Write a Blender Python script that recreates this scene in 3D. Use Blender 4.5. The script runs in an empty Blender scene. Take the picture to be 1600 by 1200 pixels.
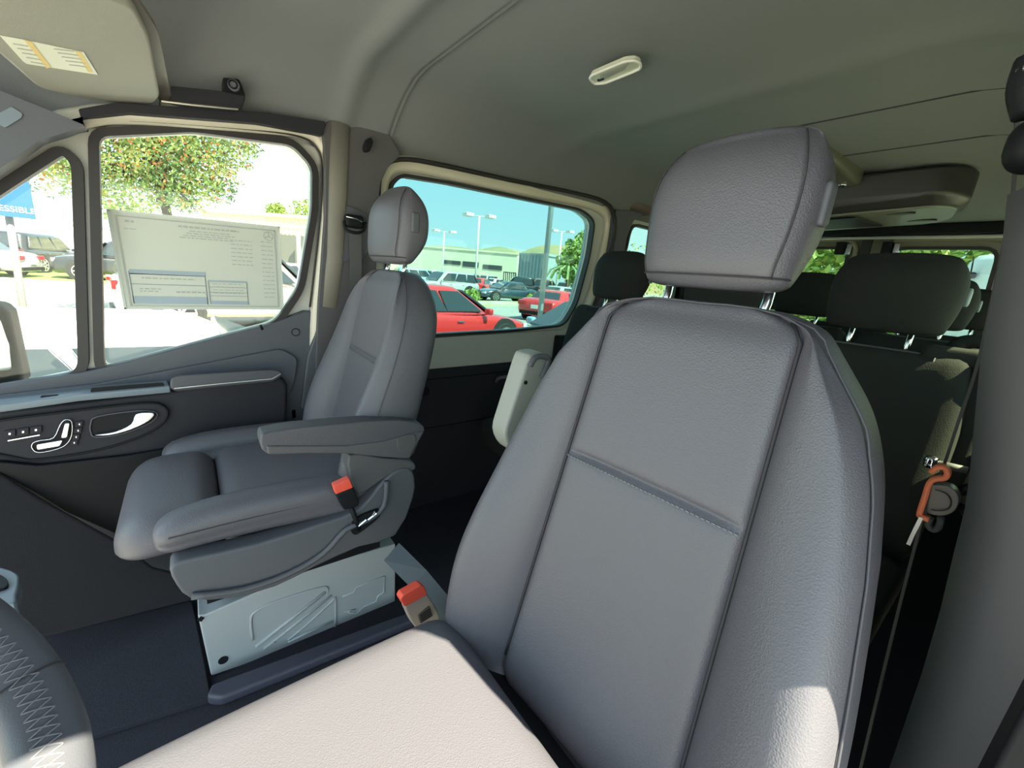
import bpy, bmesh, math, random
import mathutils
from mathutils import Vector, Matrix
random.seed(7)
SC = bpy.context.scene
COL = SC.collection

# ------------------------------------------------------------ camera, world, sun, exposure
CAM = Vector((.72, 0, 1.05)); FPX = 640.44
VX = Vector((-511, -212, FPX)).normalized(); VY = Vector((840, -90, FPX)).normalized()
WX = -VX; WZ = WX.cross(VY).normalized(); WY = WZ.cross(WX)
def ray(p):
    d = Vector((p[0]-800, p[1]-600, FPX))
    return Vector((WX.dot(d), WY.dot(d), WZ.dot(d)))
cam_data = bpy.data.cameras.new('camera'); cam = bpy.data.objects.new('camera', cam_data); COL.objects.link(cam)
cam_data.sensor_width = 36; cam_data.lens = FPX/1600*36; cam_data.clip_start = .02; cam_data.clip_end = 3000
rt = Vector((WX[0], WY[0], WZ[0])); dn = Vector((WX[1], WY[1], WZ[1])); fw = Vector((WX[2], WY[2], WZ[2]))
Mx = Matrix.Identity(4)
for i in range(3):
    Mx[i][0] = rt[i]; Mx[i][1] = -dn[i]; Mx[i][2] = -fw[i]; Mx[i][3] = CAM[i]
cam.matrix_world = Mx
SC.camera = cam
SC.view_settings.view_transform = 'Standard'; SC.view_settings.look = 'None'
SC.view_settings.gamma = 1; SC.view_settings.exposure = 0.0
SC.cycles.use_denoising = True
SC.cycles.max_bounces = 10; SC.cycles.diffuse_bounces = 6; SC.cycles.transparent_max_bounces = 16
SC.cycles.sample_clamp_indirect = 8

world = bpy.data.worlds.new('sky'); SC.world = world; world.use_nodes = True
wn = world.node_tree; wn.nodes.clear()
def wnode(t): return wn.nodes.new(t)
o_ = wnode('ShaderNodeOutputWorld'); bg = wnode('ShaderNodeBackground'); tc = wnode('ShaderNodeTexCoord')
sx = wnode('ShaderNodeSeparateXYZ'); cr = wnode('ShaderNodeValToRGB')
wn.links.new(tc.outputs['Generated'], sx.inputs[0]); wn.links.new(sx.outputs['Z'], cr.inputs[0])
wn.links.new(cr.outputs[0], bg.inputs[0]); wn.links.new(bg.outputs[0], o_.inputs[0])
e = cr.color_ramp.elements
e[0].position = 0.0; e[0].color = (.84, .94, .93, 1)
e[1].position = .6; e[1].color = (.60, .74, .86, 1)
m_ = e.new(.22); m_.color = (.56, .83, .92, 1)
bg.inputs[1].default_value = 3.0

SUN_DIR = Vector((1, .28, 1.35)).normalized()      # towards the sun
sl = bpy.data.lights.new('sun', 'SUN'); sl.energy = 28; sl.angle = .009; sl.color = (1, .92, .70)
so = bpy.data.objects.new('sun', sl); COL.objects.link(so)
so.rotation_euler = SUN_DIR.to_track_quat('Z', 'Y').to_euler(); so.location = (6, -2, 9)

# ------------------------------------------------------------ helpers
def X(p, x):
    r = ray(p); t = (x-CAM.x)/r.x; return CAM+r*t
def Y(p, y):
    r = ray(p); t = (y-CAM.y)/r.y; return CAM+r*t
def Z(p, z):
    r = ray(p); t = (z-CAM.z)/r.z; return CAM+r*t
def PL(p, o, n):
    r = ray(p); n = Vector(n); t = (Vector(o)-CAM).dot(n)/r.dot(n); return CAM+r*t

MATS = {}
def mat(name, col, rough=.6, metal=0, bump=None, spec=None, coat=0, mix=None, trans=None, emis=None, bdist=.002):
    if name in MATS: return MATS[name]
    m = bpy.data.materials.new(name); m.use_nodes = True; nt = m.node_tree; b = nt.nodes['Principled BSDF']
    b.inputs['Base Color'].default_value = (*col, 1); b.inputs['Roughness'].default_value = rough
    b.inputs['Metallic'].default_value = metal
    if spec is not None: b.inputs['Specular IOR Level'].default_value = spec
    if coat: b.inputs['Coat Weight'].default_value = coat; b.inputs['Coat Roughness'].default_value = .05
    if trans: b.inputs['Transmission Weight'].default_value = trans
    if emis: b.inputs['Emission Color'].default_value = (*emis[0], 1); b.inputs['Emission Strength'].default_value = emis[1]
    co = nt.nodes.new('ShaderNodeTexCoord')
    if bump:
        kind, sc, st = bump
        if kind == 'voronoi':
            t = nt.nodes.new('ShaderNodeTexVoronoi'); t.inputs['Scale'].default_value = sc; out = t.outputs['Distance']
        else:
            t = nt.nodes.new('ShaderNodeTexNoise'); t.inputs['Scale'].default_value = sc; t.inputs['Detail'].default_value = 4; out = t.outputs[0]
        nt.links.new(co.outputs['Object'], t.inputs['Vector'])
        bp = nt.nodes.new('ShaderNodeBump'); bp.inputs['Strength'].default_value = st; bp.inputs['Distance'].default_value = bdist
        nt.links.new(out, bp.inputs['Height']); nt.links.new(bp.outputs[0], b.inputs['Normal'])
    if mix:   # second colour mixed in by noise: (colour, scale, lo, hi)
        c2, sc, lo, hi = mix[:4]
        t = nt.nodes.new('ShaderNodeTexNoise'); t.inputs['Scale'].default_value = sc; t.inputs['Detail'].default_value = 5
        nt.links.new(co.outputs['Object'], t.inputs['Vector'])
        r = nt.nodes.new('ShaderNodeValToRGB'); nt.links.new(t.outputs[0], r.inputs[0])
        r.color_ramp.elements[0].position = lo; r.color_ramp.elements[0].color = (*col, 1)
        r.color_ramp.elements[1].position = hi; r.color_ramp.elements[1].color = (*c2, 1)
        if len(mix) > 4:
            q = r.color_ramp.elements.new((lo+hi)/2); q.color = (*mix[4], 1)
        nt.links.new(r.outputs[0], b.inputs['Base Color'])
    MATS[name] = m; return m

def glass(name, tint, refl=1.0):
    m = bpy.data.materials.new(name); m.use_nodes = True; nt = m.node_tree; nt.nodes.clear()
    out = nt.nodes.new('ShaderNodeOutputMaterial'); mx = nt.nodes.new('ShaderNodeMixShader')
    tr = nt.nodes.new('ShaderNodeBsdfTransparent'); gl = nt.nodes.new('ShaderNodeBsdfGlossy'); fr = nt.nodes.new('ShaderNodeLayerWeight'); fr.inputs[0].default_value = .5; pw_ = nt.nodes.new('ShaderNodeMath'); pw_.operation = 'POWER'; pw_.inputs[1].default_value = 5; ma_ = nt.nodes.new('ShaderNodeMath'); ma_.operation = 'MULTIPLY_ADD'; ma_.inputs[1].default_value = .5; ma_.inputs[2].default_value = .03
    mu = nt.nodes.new('ShaderNodeMath'); mu.operation = 'MULTIPLY'; mu.inputs[1].default_value = refl
    tr.inputs[0].default_value = (*tint, 1); gl.inputs['Roughness'].default_value = .02; 
    nt.links.new(fr.outputs[1], pw_.inputs[0]); nt.links.new(pw_.outputs[0], ma_.inputs[0]); nt.links.new(ma_.outputs[0], mu.inputs[0]); nt.links.new(mu.outputs[0], mx.inputs[0])
    nt.links.new(tr.outputs[0], mx.inputs[1]); nt.links.new(gl.outputs[0], mx.inputs[2]); nt.links.new(mx.outputs[0], out.inputs[0])
    MATS[name] = m; return m

def M(name, vs, fs, m, parent=None, smooth=False, sub=0, bev=0, bseg=2, solid=0, angle=None):
    me = bpy.data.meshes.new(name); me.from_pydata([tuple(v) for v in vs], [], fs); me.validate(); me.update()
    bm = bmesh.new(); bm.from_mesh(me); bmesh.ops.recalc_face_normals(bm, faces=bm.faces); bm.to_mesh(me); bm.free()
    o = bpy.data.objects.new(name, me); COL.objects.link(o)
    if m: me.materials.append(m)
    if smooth:
        for p in me.polygons: p.use_smooth = True
    if solid:
        q = o.modifiers.new('solid', 'SOLIDIFY'); q.thickness = abs(solid); q.offset = -1 if solid > 0 else 1
    if bev:
        q = o.modifiers.new('bevel', 'BEVEL'); q.width = bev; q.segments = bseg; q.limit_method = 'ANGLE'; q.angle_limit = .6; q.harden_normals = False
        for p in me.polygons: p.use_smooth = True
        w = o.modifiers.new('wn', 'WEIGHTED_NORMAL'); w.keep_sharp = True
    if sub:
        q = o.modifiers.new('sub', 'SUBSURF'); q.levels = sub; q.render_levels = sub
    if parent:
        o.parent = parent; o.matrix_parent_inverse = parent.matrix_world.inverted() if parent.type != 'EMPTY' else Matrix.Translation(-Vector(parent.location))
    return o
def tag(o, label, cat, group=None, kind=None):
    if label: o['label'] = label
    if cat: o['category'] = cat
    if group: o['group'] = group
    if kind: o['kind'] = kind
    return o
def struct(o, label=None):
    o['kind'] = 'structure'
    if label: o['label'] = label
    return o
def thing(name, loc, label, cat, group=None):
    o = bpy.data.objects.new(name, None); COL.objects.link(o); o.location = loc; o.empty_display_size = .05
    return tag(o, label, cat, group)
def lab(o, l): o['label'] = l; return o

def slab(name, pts, thick, nrm, m, parent=None, bev=.004, bseg=2, smooth=False):
    """polygon of world points, extruded by thick along -nrm"""
    n = Vector(nrm).normalized(); k = len(pts)
    vs = [Vector(p) for p in pts]+[Vector(p)-n*thick for p in pts]
    fs = [list(range(k)), list(range(2*k-1, k-1, -1))]+[[i, i+k, (i+1) % k+k, (i+1) % k] for i in range(k)]
    return M(name, vs, fs, m, parent, bev=bev, bseg=bseg)
def rnd(pts, r=6, n=4):
    """round the corners of a closed polygon (2D points)"""
    out = []; k = len(pts)
    for i in range(k):
        a = Vector((*pts[i-1],)); b = Vector((*pts[i],)); c = Vector((*pts[(i+1) % k],))
        d1 = (a-b); d2 = (c-b); rr = min(r, d1.length*.45, d2.length*.45)
        p1 = b+d1.normalized()*rr; p2 = b+d2.normalized()*rr
        for j in range(n+1):
            t = j/n; out.append(tuple((1-t)**2*p1+2*t*(1-t)*b+t*t*p2))
    return out
def smoothpoly(pts, n=4, closed=True):
    """Catmull-Rom through points (any dimension)"""
    P = [Vector(p) for p in pts]; k = len(P); out = []
    rng = range(k) if closed else range(k-1)
    for i in rng:
        if closed: p0, p1, p2, p3 = P[i-1], P[i], P[(i+1) % k], P[(i+2) % k]
        else: p0, p1, p2, p3 = P[max(i-1, 0)], P[i], P[i+1], P[min(i+2, k-1)]
        for j in range(n):
            t = j/n
            out.append(.5*((2*p1)+(p2-p0)*t+(2*p0-5*p1+4*p2-p3)*t*t+(3*p1-p0-3*p2+p3)*t**3))
    if not closed: out.append(P[-1])
    return out
def holed(name, outer, holes, m, thick, nrm, parent=None):
    """planar panel with holes, world points; solid"""
    bm = bmesh.new(); es = []
    for lp in [outer]+holes:
        v = [bm.verts.new(p) for p in lp]
        es += [bm.edges.new((v[i], v[(i+1) % len(v)])) for i in range(len(v))]
    bmesh.ops.triangle_fill(bm, use_beauty=True, use_dissolve=False, edges=es)
    bmesh.ops.recalc_face_normals(bm, faces=bm.faces)
    n = Vector(nrm).normalized()
    if bm.faces and sum(f.normal.dot(n) for f in bm.faces) < 0: bmesh.ops.reverse_faces(bm, faces=bm.faces)
    r = bmesh.ops.extrude_face_region(bm, geom=bm.faces[:])
    bmesh.ops.translate(bm, vec=-n*thick, verts=[v for v in r['geom'] if isinstance(v, bmesh.types.BMVert)])
    bmesh.ops.recalc_face_normals(bm, faces=bm.faces)
    me = bpy.data.meshes.new(name); bm.to_mesh(me); bm.free(); me.materials.append(m)
    o = bpy.data.objects.new(name, me); COL.objects.link(o)
    if parent: o.parent = parent; o.matrix_parent_inverse = Matrix.Translation(-Vector(parent.location))
    return o
def sweep(name, path, prof, m, parent=None, closed=False, up=None, smooth=True, sub=0, scale=None):
    """sweep a closed 2D profile [(a,b)] along path; a along side (t x up), b along up"""
    P = [Vector(p) for p in path]; k = len(P); vs = []; fs = []; q = len(prof)
    prev = None
    for i in range(k):
        if closed: t = (P[(i+1) % k]-P[i-1])
        else: t = P[min(i+1, k-1)]-P[max(i-1, 0)]
        t.normalize()
        if up is not None:
            u = Vector(up); u = (u-t*u.dot(t)).normalized()
        else:
            if prev is None:
                a = Vector((0, 0, 1)) if abs(t.z) < .9 else Vector((1, 0, 0)); u = (a-t*a.dot(t)).normalized()
            else: u = (prev-t*prev.dot(t)).normalized()
        prev = u; s = t.cross(u); sc = scale[i] if scale else 1
        for a, b in prof: vs.append(P[i]+s*a*sc+u*b*sc)
    for i in range(k if closed else k-1):
        j = (i+1) % k
        for c in range(q): fs.append([i*q+c, i*q+(c+1) % q, j*q+(c+1) % q, j*q+c])
    if not closed: fs.append(list(range(q))); fs.append([(k-1)*q+c for c in range(q)][::-1])
    return M(name, vs, fs, m, parent, smooth=smooth, sub=sub)
def circ(r, n=8, rb=None): return [(r*math.cos(2*math.pi*i/n), (rb or r)*math.sin(2*math.pi*i/n)) for i in range(n)]
def tube(name, path, r, m, parent=None, closed=False, n=8, scale=None): return sweep(name, path, circ(r, n), m, parent, closed, scale=scale)
def rectp(w, h): return [(-w/2, -h/2), (w/2, -h/2), (w/2, h/2), (-w/2, h/2)]

def rbox(name, c, size, r, m, parent=None, n=8, fn=None, rot=None, smooth=True):
    """rounded box built as a grid so it can be deformed by fn(local vector)->vector"""
    h = Vector(size)/2; r = min(r, min(h)*.999); vs = []; fs = []; idx = {}
    def coord(i):
        t = i/n*2-1
        return math.copysign(abs(t)**.75, t)
    def put(p):
        q = Vector((p[0]*h.x, p[1]*h.y, p[2]*h.z))
        inn = Vector([max(-(h[a]-r), min(h[a]-r, q[a])) for a in range(3)]); d = q-inn
        if d.length > 1e-9: q = inn+d.normalized()*r
        k = tuple(round(x, 5) for x in p)
        if k not in idx:
            idx[k] = len(vs)
            if fn: q = fn(q)
            vs.append(q)
        return idx[k]
    for ax in range(3):
        for sgn in (-1, 1):
            for i in range(n):
                for j in range(n):
                    f = []
                    for di, dj in ((0, 0), (1, 0), (1, 1), (0, 1)):
                        p = [0, 0, 0]; p[ax] = sgn; p[(ax+1) % 3] = coord(i+di); p[(ax+2) % 3] = coord(j+dj); f.append(put(p))
                    fs.append(f)
    R_ = rot if rot is not None else Matrix.Identity(3)
    vs = [Vector(c)+R_ @ v for v in vs]
    return M(name, vs, fs, m, parent, smooth=smooth)
def disc(name, c, nrm, r, th, m, parent=None, n=24, rb=None, bev=0):
    n_ = Vector(nrm).normalized(); a = Vector((0, 0, 1)) if abs(n_.z) < .9 else Vector((0, 1, 0)); u = (a-n_*a.dot(n_)).normalized(); s = n_.cross(u)
    pts = [Vector(c)+s*r*math.cos(2*math.pi*i/n)+u*(rb or r)*math.sin(2*math.pi*i/n) for i in range(n)]
    return slab(name, pts, th, n_, m, parent, bev=bev)
def box(name, c, size, m, parent=None, bev=0, rot=None):
    h = Vector(size)/2; R_ = rot if rot is not None else Matrix.Identity(3)
    vs = [Vector(c)+R_ @ Vector((sx*h.x, sy*h.y, sz*h.z)) for sx in (-1, 1) for sy in (-1, 1) for sz in (-1, 1)]
    fs = [[0, 1, 3, 2], [4, 6, 7, 5], [0, 4, 5, 1], [2, 3, 7, 6], [0, 2, 6, 4], [1, 5, 7, 3]]
    return M(name, vs, fs, m, parent, bev=bev)
class MB:
    """collects simple shapes into one mesh"""
    def __init__(s): s.v = []; s.f = []
    def box(s, c, size, R_=None):
        h = Vector(size)/2; R_ = R_ if R_ is not None else Matrix.Identity(3); b = len(s.v)
        s.v += [Vector(c)+R_ @ Vector((a*h.x, bb*h.y, cc*h.z)) for a in (-1, 1) for bb in (-1, 1) for cc in (-1, 1)]
        s.f += [[b+i for i in f] for f in ([0, 1, 3, 2], [4, 6, 7, 5], [0, 4, 5, 1], [2, 3, 7, 6], [0, 2, 6, 4], [1, 5, 7, 3])]
    def poly(s, pts, th, nrm):
        n = Vector(nrm).normalized(); k = len(pts); b = len(s.v)
        s.v += [Vector(p) for p in pts]+[Vector(p)-n*th for p in pts]
        s.f += [[b+i for i in range(k)], [b+i for i in range(2*k-1, k-1, -1)]]+[[b+i, b+i+k, b+(i+1) % k+k, b+(i+1) % k] for i in range(k)]
    def tube(s, path, prof, closed=False, up=None):
        P = [Vector(p) for p in path]; k = len(P); q = len(prof); b = len(s.v); prev = None
        for i in range(k):
            t = (P[(i+1) % k]-P[i-1]) if closed else P[min(i+1, k-1)]-P[max(i-1, 0)]
            t.normalize()
            a = Vector(up) if up is not None else (prev if prev is not None else (Vector((0, 0, 1)) if abs(t.z) < .9 else Vector((1, 0, 0))))
            u = (a-t*a.dot(t)).normalized(); prev = u; sd = t.cross(u)
            s.v += [P[i]+sd*x+u*y for x, y in prof]
        for i in range(k if closed else k-1):
            j = (i+1) % k
            s.f += [[b+i*q+c, b+i*q+(c+1) % q, b+j*q+(c+1) % q, b+j*q+c] for c in range(q)]
        if not closed: s.f += [[b+c for c in range(q)], [b+(k-1)*q+c for c in range(q)][::-1]]
    def build(s, name, m, parent=None, smooth=False, bev=0): return M(name, s.v, s.f, m, parent, smooth=smooth, bev=bev)
def dashes(p0, p1, w, gap, seg, u):
    """little stitches from p0 to p1"""
    out = MB(); P0 = Vector(p0); d = Vector(p1)-P0; L = d.length; n = int(L/(gap+seg)); d.normalize()
    return P0, d, n

# ------------------------------------------------------------ materials
LEATHER = mat('dark grey leather', (.098, .096, .112), .43, bump=('voronoi', 520, .35), spec=.5, bdist=.0012)
LEATHER2 = mat('black side leather', (.075, .075, .088), .5, bump=('voronoi', 520, .3), spec=.5, bdist=.0012)
SEAM = mat('seam thread', (.03, .03, .035), .7)
PIPE = mat('grey seam piping', (.06, .06, .072), .5)
PIPE2 = mat('pale stitching', (.16, .165, .185), .6)
FABRIC = mat('black rear seat cloth', (.020, .022, .021), .85, bump=('noise', 400, .4), spec=.25)
PLAST = mat('charcoal trim plastic', (.085, .09, .105), .55, bump=('noise', 900, .25), bdist=.0006)
PLAST_D = mat('black plastic', (.011, .012, .014), .5, spec=.15)
PLAST_M = mat('mid grey pillar plastic', (.085, .084, .088), .6, bump=('noise', 900, .25), bdist=.0006)
PLAST_B = mat('satin blue grey plastic', (.16, .20, .235), .35)
TRIMB = mat('soft black door trim', (.026, .026, .032), .6, spec=.2, bump=('noise', 900, .3), bdist=.0006)
HEADL = mat('grey headliner fabric', (.185, .192, .194), .95, bump=('noise', 700, .5), bdist=.001)
PAINT = mat('silver body paint', (.52, .53, .49), .35, coat=.4)
PAINT2 = mat('body paint with sunlit beige', (.62, .58, .47), .35, coat=.5)  # yellowish reflected sunlight is put into this body colour
STEEL = mat('primed grey steel', (.36, .39, .41), .45, coat=.2)
RUB = mat('black window rubber', (.022, .02, .02), .5)
CHROME = mat('chrome', (.85, .86, .9), .12, 1)
SATIN = mat('satin silver', (.75, .77, .82), .25, 1)
CARPET = mat('navy black carpet', (.022, .022, .034), .95, bump=('noise', 600, .8), mix=((.012, .012, .02), 300, .35, .65))
CARPET2 = mat('charcoal carpet', (.018, .017, .02), .95, bump=('noise', 600, .8))
REDP = mat('red plastic button', (.85, .10, .06), .4)
ORANGE = mat('orange retaining clip', (.85, .22, .10), .5)
BELT = mat('dark grey belt webbing', (.085, .088, .09), .7, bump=('noise', 900, .5))
WHITE = mat('white paper', (.80, .82, .76), .8)
SIGNB = mat('sign blue', (.02, .10, .42), .5)

GL_CLEAR = glass('clear window glass', (.86, .90, .88))
GL_TINT = glass('tinted rear window glass', (.43, .59, .585))
GL_SUN = glass('pale green window glass', (.90, .96, .82))
GL_TINT2 = glass('lightly tinted glass', (.50, .62, .58))

W_IN = -.85      # inner side of the passenger wall
G = -.65         # ground outside

# ============================================================ setting
def wallpt(p, off=0): return X(p, W_IN+off)
# ---- floor
def loopgrid(name, x0, x1, y0, y1, nx, ny, fz, m, thick=.02):
    vs = [Vector((x0+(x1-x0)*i/nx, y0+(y1-y0)*j/ny, 0)) for i in range(nx+1) for j in range(ny+1)]
    for v in vs: v.z = fz(v.x, v.y)
    fs = [[i*(ny+1)+j, (i+1)*(ny+1)+j, (i+1)*(ny+1)+j+1, i*(ny+1)+j+1] for i in range(nx) for j in range(ny)]
    o = M(name, vs, fs, m, smooth=True); q = o.modifiers.new('s', 'SOLIDIFY'); q.thickness = thick; q.offset = 0
    return o
fl = box('floor', (-.06, 1.52, -.03), (1.66, 4.1, .06), CARPET); struct(fl)
# ---- ceiling
def sm(t): t = max(0, min(1, t)); return t*t*(3-2*t)
def ceil_z(x, y):
    d1 = x+.87; d2 = .79-x; z = 1.60
    d = min(d1, d2)
    if d < .34: z -= .205*(1-max(d, 0)/.34)**2.0
    z -= .016*math.exp(-((y-.43)/.035)**2)
    z += .010*sm((y-.575)/.012) - .006*math.exp(-((y-.59)/.006)**2)
    z -= .012*math.exp(-((y-1.28)/.05)**2)*sm((d-.1)/.2)
    z -= .05*sm((y-2.6)/.9)
    return z
ys = [-.75, -.5, -.34, -.2, -.05, .1, .2, .28, .33, .36]+[.38+.01*i for i in range(11)]+[.51, .54, .56, .57, .575, .58, .584, .588, .592, .596, .60, .61, .63, .68, .75, .9, 1.05, 1.15, 1.2, 1.24, 1.27, 1.3, 1.34, 1.4, 1.5, 1.7, 1.9, 2.1, 2.4, 2.7, 3.0, 3.3, 3.5]
xs = [-.87, -.85, -.82, -.78, -.73, -.67, -.6, -.53, -.4, -.2, 0, .2, .35, .45, .53, .6, .66, .71, .75, .77, .79]
vs = [Vector((x, y, ceil_z(x, y))) for x in xs for y in ys]; ny = len(ys)
vs = [v for v in vs]
fs = [[i*ny+j, (i+1)*ny+j, (i+1)*ny+j+1, i*ny+j+1] for i in range(len(xs)-1) for j in range(ny-1)]
ce = M('ceiling', vs, fs, HEADL, smooth=True); q = ce.modifiers.new('s', 'SOLIDIFY'); q.thickness = .03; q.offset = 1
for f in (1,):
    pass
struct(ce)
for k, (a, b) in enumerate([(1.62, 1.625), (2.02, 2.025)]):      # thin dark headliner joints
    pts = [Vector((x, a, ceil_z(x, a)-.001)) for x in [(-.05+.75*i/20) for i in range(21)]]
    o = sweep('trim_%d' % (30+k), pts, rectp(.003, .004), SEAM, up=(0, 0, 1)); struct(o)

# ---- passenger wall with windows --------------------------------------------------
win1 = rnd([(151, 212), (300, 205), (455, 226), (488, 262), (487, 330), (466, 450), (430, 503), (330, 530), (160, 577)], 16, 4)
winq = rnd([(-90, 360), (60, 262), (98, 238), (118, 258), (128, 580), (-90, 626)], 22, 5)
def outl(pts, k):      # grow a 2D polygon outwards by k px
    n = len(pts); P = [Vector((p[0], p[1], 0)) for p in pts]; out = []
    A = sum(P[i].x*P[(i+1) % n].y-P[(i+1) % n].x*P[i].y for i in range(n)); s = 1 if A > 0 else -1
    for i in range(n):
        t = (P[(i+1) % n]-P[i-1])
        if t.length < 1e-6: t = P[(i+1) % n]-P[i]
        t.normalize(); nn = Vector((t.y, -t.x, 0))*s
        out.append((P[i].x+nn.x*k, P[i].y+nn.y*k))
    return out
door_outer = [(-160, 330), (60, 214), (120, 192), (300, 186), (470, 205), (497, 224), (507, 262), (505, 340), (488, 480), (500, 640), (470, 950), (-160, 950)]
d1 = holed('door_1', [wallpt(p) for p in rnd(door_outer, 10, 3)], [[wallpt(p) for p in win1], [wallpt(p) for p in winq]], PAINT, .05, (1, 0, 0))
struct(d1, 'front passenger door seen from inside, with dark armrest panel and silver window surround')
def ringframe(name, pts2, off, w, th, m, parent=None, closed=True):
    path = [wallpt(p, off) for p in pts2]
    return sweep(name, path, rectp(w, th), m, parent, closed=closed, up=(1, 0, 0), smooth=False)
ringframe('window_seal', outl(win1, 4), .006, .020, .026, RUB, d1)
ringframe('window_seal', outl(winq, 4), .006, .021, .026, RUB, d1)
g1 = M('window_pane', [wallpt(p, -.03) for p in outl(win1, 4)], [list(range(len(win1)))], GL_CLEAR, d1, solid=.004)
g2 = M('window_pane', [wallpt(p, -.03) for p in outl(winq, 4)], [list(range(len(winq)))], GL_CLEAR, d1, solid=.004)
# flange round the door opening, reflected sunlight put into its beige colour
frame_line = [(-160, 322), (60, 205), (125, 184), (200, 178), (400, 194), (478, 205), (506, 228), (514, 262), (512, 340), (497, 480), (494, 560)]
fr = sweep('trim_1', [wallpt(p, .03) for p in smoothpoly(frame_line, 4, False)], [(-.022, -.03), (.020, -.03), (.022, .0), (.010, .014), (-.012, .014), (-.022, .0)], PAINT2, up=(1, 0, 0)); struct(fr)
sl_ = sweep('trim_2', [wallpt(p, .034) for p in smoothpoly([(-160, 333), (62, 216), (122, 194), (200, 188), (400, 203), (472, 215), (496, 234), (503, 262), (500, 340), (484, 480)], 4, False)], circ(.003, 6), RUB); struct(sl_)

# door trim -------------------------------------------------------------------
def T(p, off): return wallpt(p, off)
trim_pts = [(-160, 632), (0, 603), (128, 582), (165, 574), (330, 530), (430, 504), (476, 486), (494, 488), (486, 600), (470, 945), (200, 945), (-160, 945)]
tr = slab('trim_panel', [T(p, .03) for p in trim_pts], .04, (1, 0, 0), PLAST, d1, bev=.006)
up_ = slab('upper_trim', [T(p, .045) for p in rnd([(-160, 650), (0, 618), (150, 600), (300, 572), (440, 545), (466, 560), (460, 600), (440, 640), (-160, 720)], 10)], .02, (1, 0, 0), PLAST, d1, bev=.008)
# armrest body (soft, dark)
body = slab('armrest_panel', [T(p, .085) for p in rnd([(-160, 672), (0, 642), (150, 626), (265, 612), (438, 588), (450, 600), (448, 668), (330, 730), (120, 800), (-160, 800)], 12)], .06, (1, 0, 0), TRIMB, d1, bev=.014, bseg=4)
# shelf on top of the armrest (satin, faces upward)
sh = [X((-160, 655), -.74), X((120, 617), -.74), X((266, 604), -.74), X((262, 594), -.80), X((120, 604), -.80), X((-160, 640), -.80)]
slab('shelf_insert', sh, .02, (.2, 0, 1), PLAST_B, d1, bev=.004)
box('window_switch', (X((78, 621), -.76)), (.012, .03, .012), PLAST_D, d1, bev=.002)
lab(slab('switch_key', [X(p, -.755) for p in [(72, 620), (92, 618), (92, 622), (73, 624)]], .006, (1, 0, .4), SATIN, d1, bev=.001), 'silver window switch')
slab('tray_slot', [X(p, -.752) for p in rnd([(142, 606), (255, 597), (258, 604), (240, 612), (148, 618), (141, 613)], 4)], .01, (1, 0, .5), PLAST_D, d1, bev=.001)
ar = [X(p, -.735) for p in rnd([(266, 591), (280, 586), (425, 577), (440, 580), (441, 587), (428, 596), (275, 611), (265, 606)], 5)]
slab('arm_pad', ar, .05, (1, 0, .35), LEATHER2, d1, bev=.006, bseg=3)
sweep('pad_stitching', [X(p, -.731) for p in [(272, 607), (340, 600), (425, 592), (439, 584)]], rectp(.0015, .0015), WHITE, d1, up=(1, 0, 0))
# oval control panel
ov = [(-90, 675), (0, 657), (100, 644), (200, 632), (240, 630), (257, 636), (262, 648), (250, 665), (215, 684), (150, 704), (60, 718), (20, 714), (-90, 690)]
slab('control_panel', [T(p, .092) for p in smoothpoly(ov, 3)], .012, (1, 0, 0), TRIMB, d1, bev=.003)
sweep('panel_ring', [T(p, .094) for p in smoothpoly(ov, 3)], circ(.003, 6), PLAST_D, d1, closed=True)
# handle recess and chrome pull
slab('handle_recess', [T(p, .094) for p in smoothpoly([(142, 662), (152, 651), (215, 642), (245, 645), (236, 660), (190, 678), (150, 683), (142, 675)], 3)], .004, (1, 0, 0), PLAST_D, d1, bev=.001)
hd = smoothpoly([(148, 680), (180, 675), (205, 663), (212, 648), (228, 645), (241, 647), (232, 658), (205, 671), (172, 680)], 3)
slab('door_handle', [T(p, .106) for p in hd], .012, (1, 0, 0), SATIN, d1, bev=.004, bseg=3)
sweep('recess_rim', [T(p, .0965) for p in smoothpoly([(142, 662), (152, 651), (215, 642), (245, 645), (236, 660), (190, 678), (150, 683), (142, 675)], 3)], circ(.0016, 6), PLAST, d1, closed=True)
# seat adjustment switches
slab('switch_bezel', [T(p, .095) for p in smoothpoly([(48, 700), (50, 692), (62, 688), (82, 684), (92, 664), (102, 656), (112, 660), (110, 680), (106, 694), (88, 702), (60, 707)], 3)], .004, (1, 0, 0), PLAST_D, d1, bev=.001)
sweep('switch_rim', [T(p, .098) for p in smoothpoly([(50, 700), (52, 692), (64, 688), (84, 684), (94, 664), (102, 656), (112, 659), (112, 680), (104, 694), (88, 702), (60, 707)], 3)], circ(.0012, 6), SATIN, d1, closed=True)
slab('seat_switch', [T(p, .104) for p in rnd([(57, 695), (98, 688), (93, 697), (58, 703)], 3)], .01, (1, 0, 0), SATIN, d1, bev=.002)
slab('seat_switch', [T(p, .104) for p in rnd([(101, 662), (109, 661), (105, 684), (95, 685)], 3)], .01, (1, 0, 0), SATIN, d1, bev=.002)
for i, (px, py) in enumerate([(124, 663), (122, 673), (119, 683), (116, 692)]):
    slab('memory_button', [T(p, .097) for p in [(px-6, py-4), (px+6, py-5), (px+5, py+4), (px-7, py+5)]], .004, (1, 0, 0), TRIMB, d1, bev=.001)
    b_ = slab('button_mark', [T(p, .0975) for p in [(px-1, py-1.2), (px+1, py-1.2), (px+1, py+1.2), (px-1, py+1.2)]], .001, (1, 0, 0), SATIN, d1, bev=0)
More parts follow.
